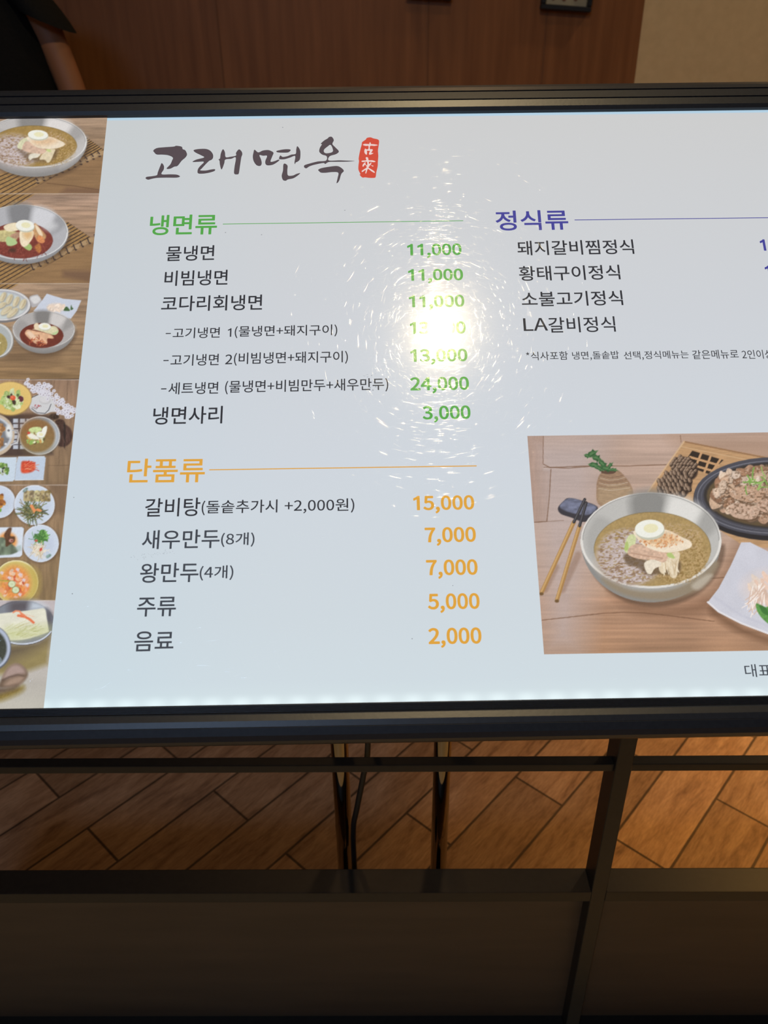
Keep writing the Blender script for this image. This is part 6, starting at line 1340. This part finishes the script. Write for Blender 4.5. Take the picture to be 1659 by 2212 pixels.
M_HAIR = mat_noisy('black_hair', (14, 12, 11), (26, 22, 20), 120, (6, 6, 1), rough=0.5)
PS = empty('person', (-0.905, 1.9, 0.045))
tag(PS, 'person in a black short-sleeved top standing with arms down behind the menu board', 'person')
nodes, edges = [], []
def nd(*p):
    nodes.append(p); return len(nodes) - 1
def ch(a, *ps):
    for p in ps:
        b = nd(*p); edges.append((a, b)); a = b
    return a
pel = nd(0, 0, 0.90, 0.135, 0.10)
chest = ch(pel, (0, 0, 1.05, 0.125, 0.09), (0, 0, 1.20, 0.145, 0.10), (0, 0, 1.33, 0.13, 0.09))
ch(chest, (0, 0, 1.405, 0.06, 0.055), (0, 0.01, 1.455, 0.052, 0.052), (0, 0.012, 1.52, 0.070, 0.085), (0, 0.018, 1.585, 0.076, 0.094), (0, 0.010, 1.645, 0.058, 0.07))
for s in (-1, 1):
    wr = ch(chest, (s * 0.13, 0, 1.375, 0.052), (s * 0.190, 0, 1.350, 0.046), (s * 0.238, 0.0, 1.23, 0.032), (s * 0.262, 0.0, 1.14, 0.030), (s * 0.272, 0.0, 1.06, 0.030), (s * 0.276, 0.03, 0.95, 0.026), (s * 0.278, 0.05, 0.86, 0.019, 0.024))
    palm = ch(wr, (s * 0.278, 0.058, 0.815, 0.014, 0.030))
    for k, (dy, ln) in enumerate(((0.030, 0.075), (0.010, 0.084), (-0.010, 0.078), (-0.028, 0.062))):
        ch(palm, (s * 0.278, 0.058 + dy, 0.775, 0.0085), (s * 0.274, 0.060 + dy * 1.1, 0.775 - ln * 0.55, 0.0078), (s * 0.264, 0.060 + dy * 1.1, 0.775 - ln, 0.0065))
    ch(wr, (s * 0.268, 0.088, 0.83, 0.011), (s * 0.260, 0.106, 0.795, 0.0095), (s * 0.254, 0.112, 0.765, 0.008))
    ch(pel, (s * 0.095, 0, 0.82, 0.085), (s * 0.10, 0, 0.66, 0.075), (s * 0.10, 0.005, 0.48, 0.052), (s * 0.10, -0.012, 0.34, 0.05), (s * 0.10, -0.005, 0.06, 0.034), (s * 0.10, 0.03, 0.0, 0.036), (s * 0.105, 0.13, -0.015, 0.028))
body = skin('body', nodes, edges, M_SKIN, PS)
# ears, nose, eyes and mouth on the head (turned away from the camera)
def bead(name, c, r, m):
    bm = bmesh.new()
    bmesh.ops.create_uvsphere(bm, u_segments=12, v_segments=8, radius=1.0, matrix=Matrix.Translation(c) @ Matrix.Diagonal((*r, 1)))
    return from_bm(name, bm, m, PS, smooth=True)
M_FEAT = simple('dark_brown_features', (70, 40, 36), 0.4)
for s in (-1, 1):
    bead('ear', (s * 0.078, 0.012, 1.575), (0.010, 0.018, 0.030), M_SKIN)
    bead('eye', (s * 0.031, 0.098, 1.588), (0.012, 0.008, 0.006), M_FEAT)
bead('nose', (0, 0.108, 1.560), (0.014, 0.018, 0.024), M_SKIN)
bead('mouth', (0, 0.098, 1.522), (0.022, 0.008, 0.005), M_FEAT)
nodes, edges = [], []
a = nd(0, -0.012, 1.600, 0.084, 0.088)
ch(a, (0, -0.012, 1.655, 0.066, 0.076)); ch(a, (0, -0.035, 1.53, 0.066, 0.055))
skin('hair', nodes, edges, M_HAIR, PS)
# loose short-sleeved top: a lofted trunk with open sleeves
bm = bmesh.new()
def loft(rings, cap=False):
    R = [[bm.verts.new(p) for p in r] for r in rings]
    n = len(R[0])
    for a, b in zip(R, R[1:]):
        for k in range(n): bm.faces.new((a[k], a[(k + 1) % n], b[(k + 1) % n], b[k]))
def oval(c, rx, ry, tilt=0.0, n=28):
    out = []
    for k in range(n):
        t = k * 2 * PI / n
        x, y = rx * math.cos(t), ry * math.sin(t)
        out.append((c[0] + x * math.cos(tilt), c[1] + y, c[2] - x * math.sin(tilt)))
    return out
loft([oval((0, 0, z), rx, ry) for z, rx, ry in ((0.84, 0.236, 0.152), (0.95, 0.236, 0.150), (1.10, 0.236, 0.148), (1.22, 0.232, 0.146), (1.30, 0.208, 0.134), (1.36, 0.176, 0.112), (1.395, 0.130, 0.085), (1.415, 0.072, 0.066), (1.425, 0.064, 0.062))])
for s in (-1, 1):
    loft([oval((s * x, 0, z), rx, ry, s * 0.42) for x, z, rx, ry in ((0.120, 1.375, 0.050, 0.066), (0.172, 1.352, 0.064, 0.080), (0.202, 1.315, 0.064, 0.080), (0.222, 1.285, 0.062, 0.078), (0.232, 1.268, 0.061, 0.077))])
top = from_bm('shirt', bm, M_SHIRT, PS, smooth=True)
top.modifiers.new('sub', 'SUBSURF').render_levels = 2
bm = bmesh.new()
for s in (-1, 1):
    loft([oval((s * x, y, z), r, r * 1.05) for x, y, z, r in ((0.075, 0, 0.93, 0.120), (0.092, 0, 0.82, 0.112), (0.10, 0, 0.66, 0.094), (0.10, 0, 0.48, 0.078), (0.10, -0.006, 0.30, 0.070), (0.10, 0.0, 0.045, 0.066))])
from_bm('trousers', bm, M_TROUS, PS, smooth=True)
for s in (-1, 1):
    nodes, edges = [], []
    a = nd(s * 0.10, -0.03, 0.006, 0.045, 0.050)
    ch(a, (s * 0.102, 0.05, 0.0, 0.044, 0.044), (s * 0.106, 0.145, -0.009, 0.042, 0.034))
    skin('shoe', nodes, edges, M_RUBBER, PS)
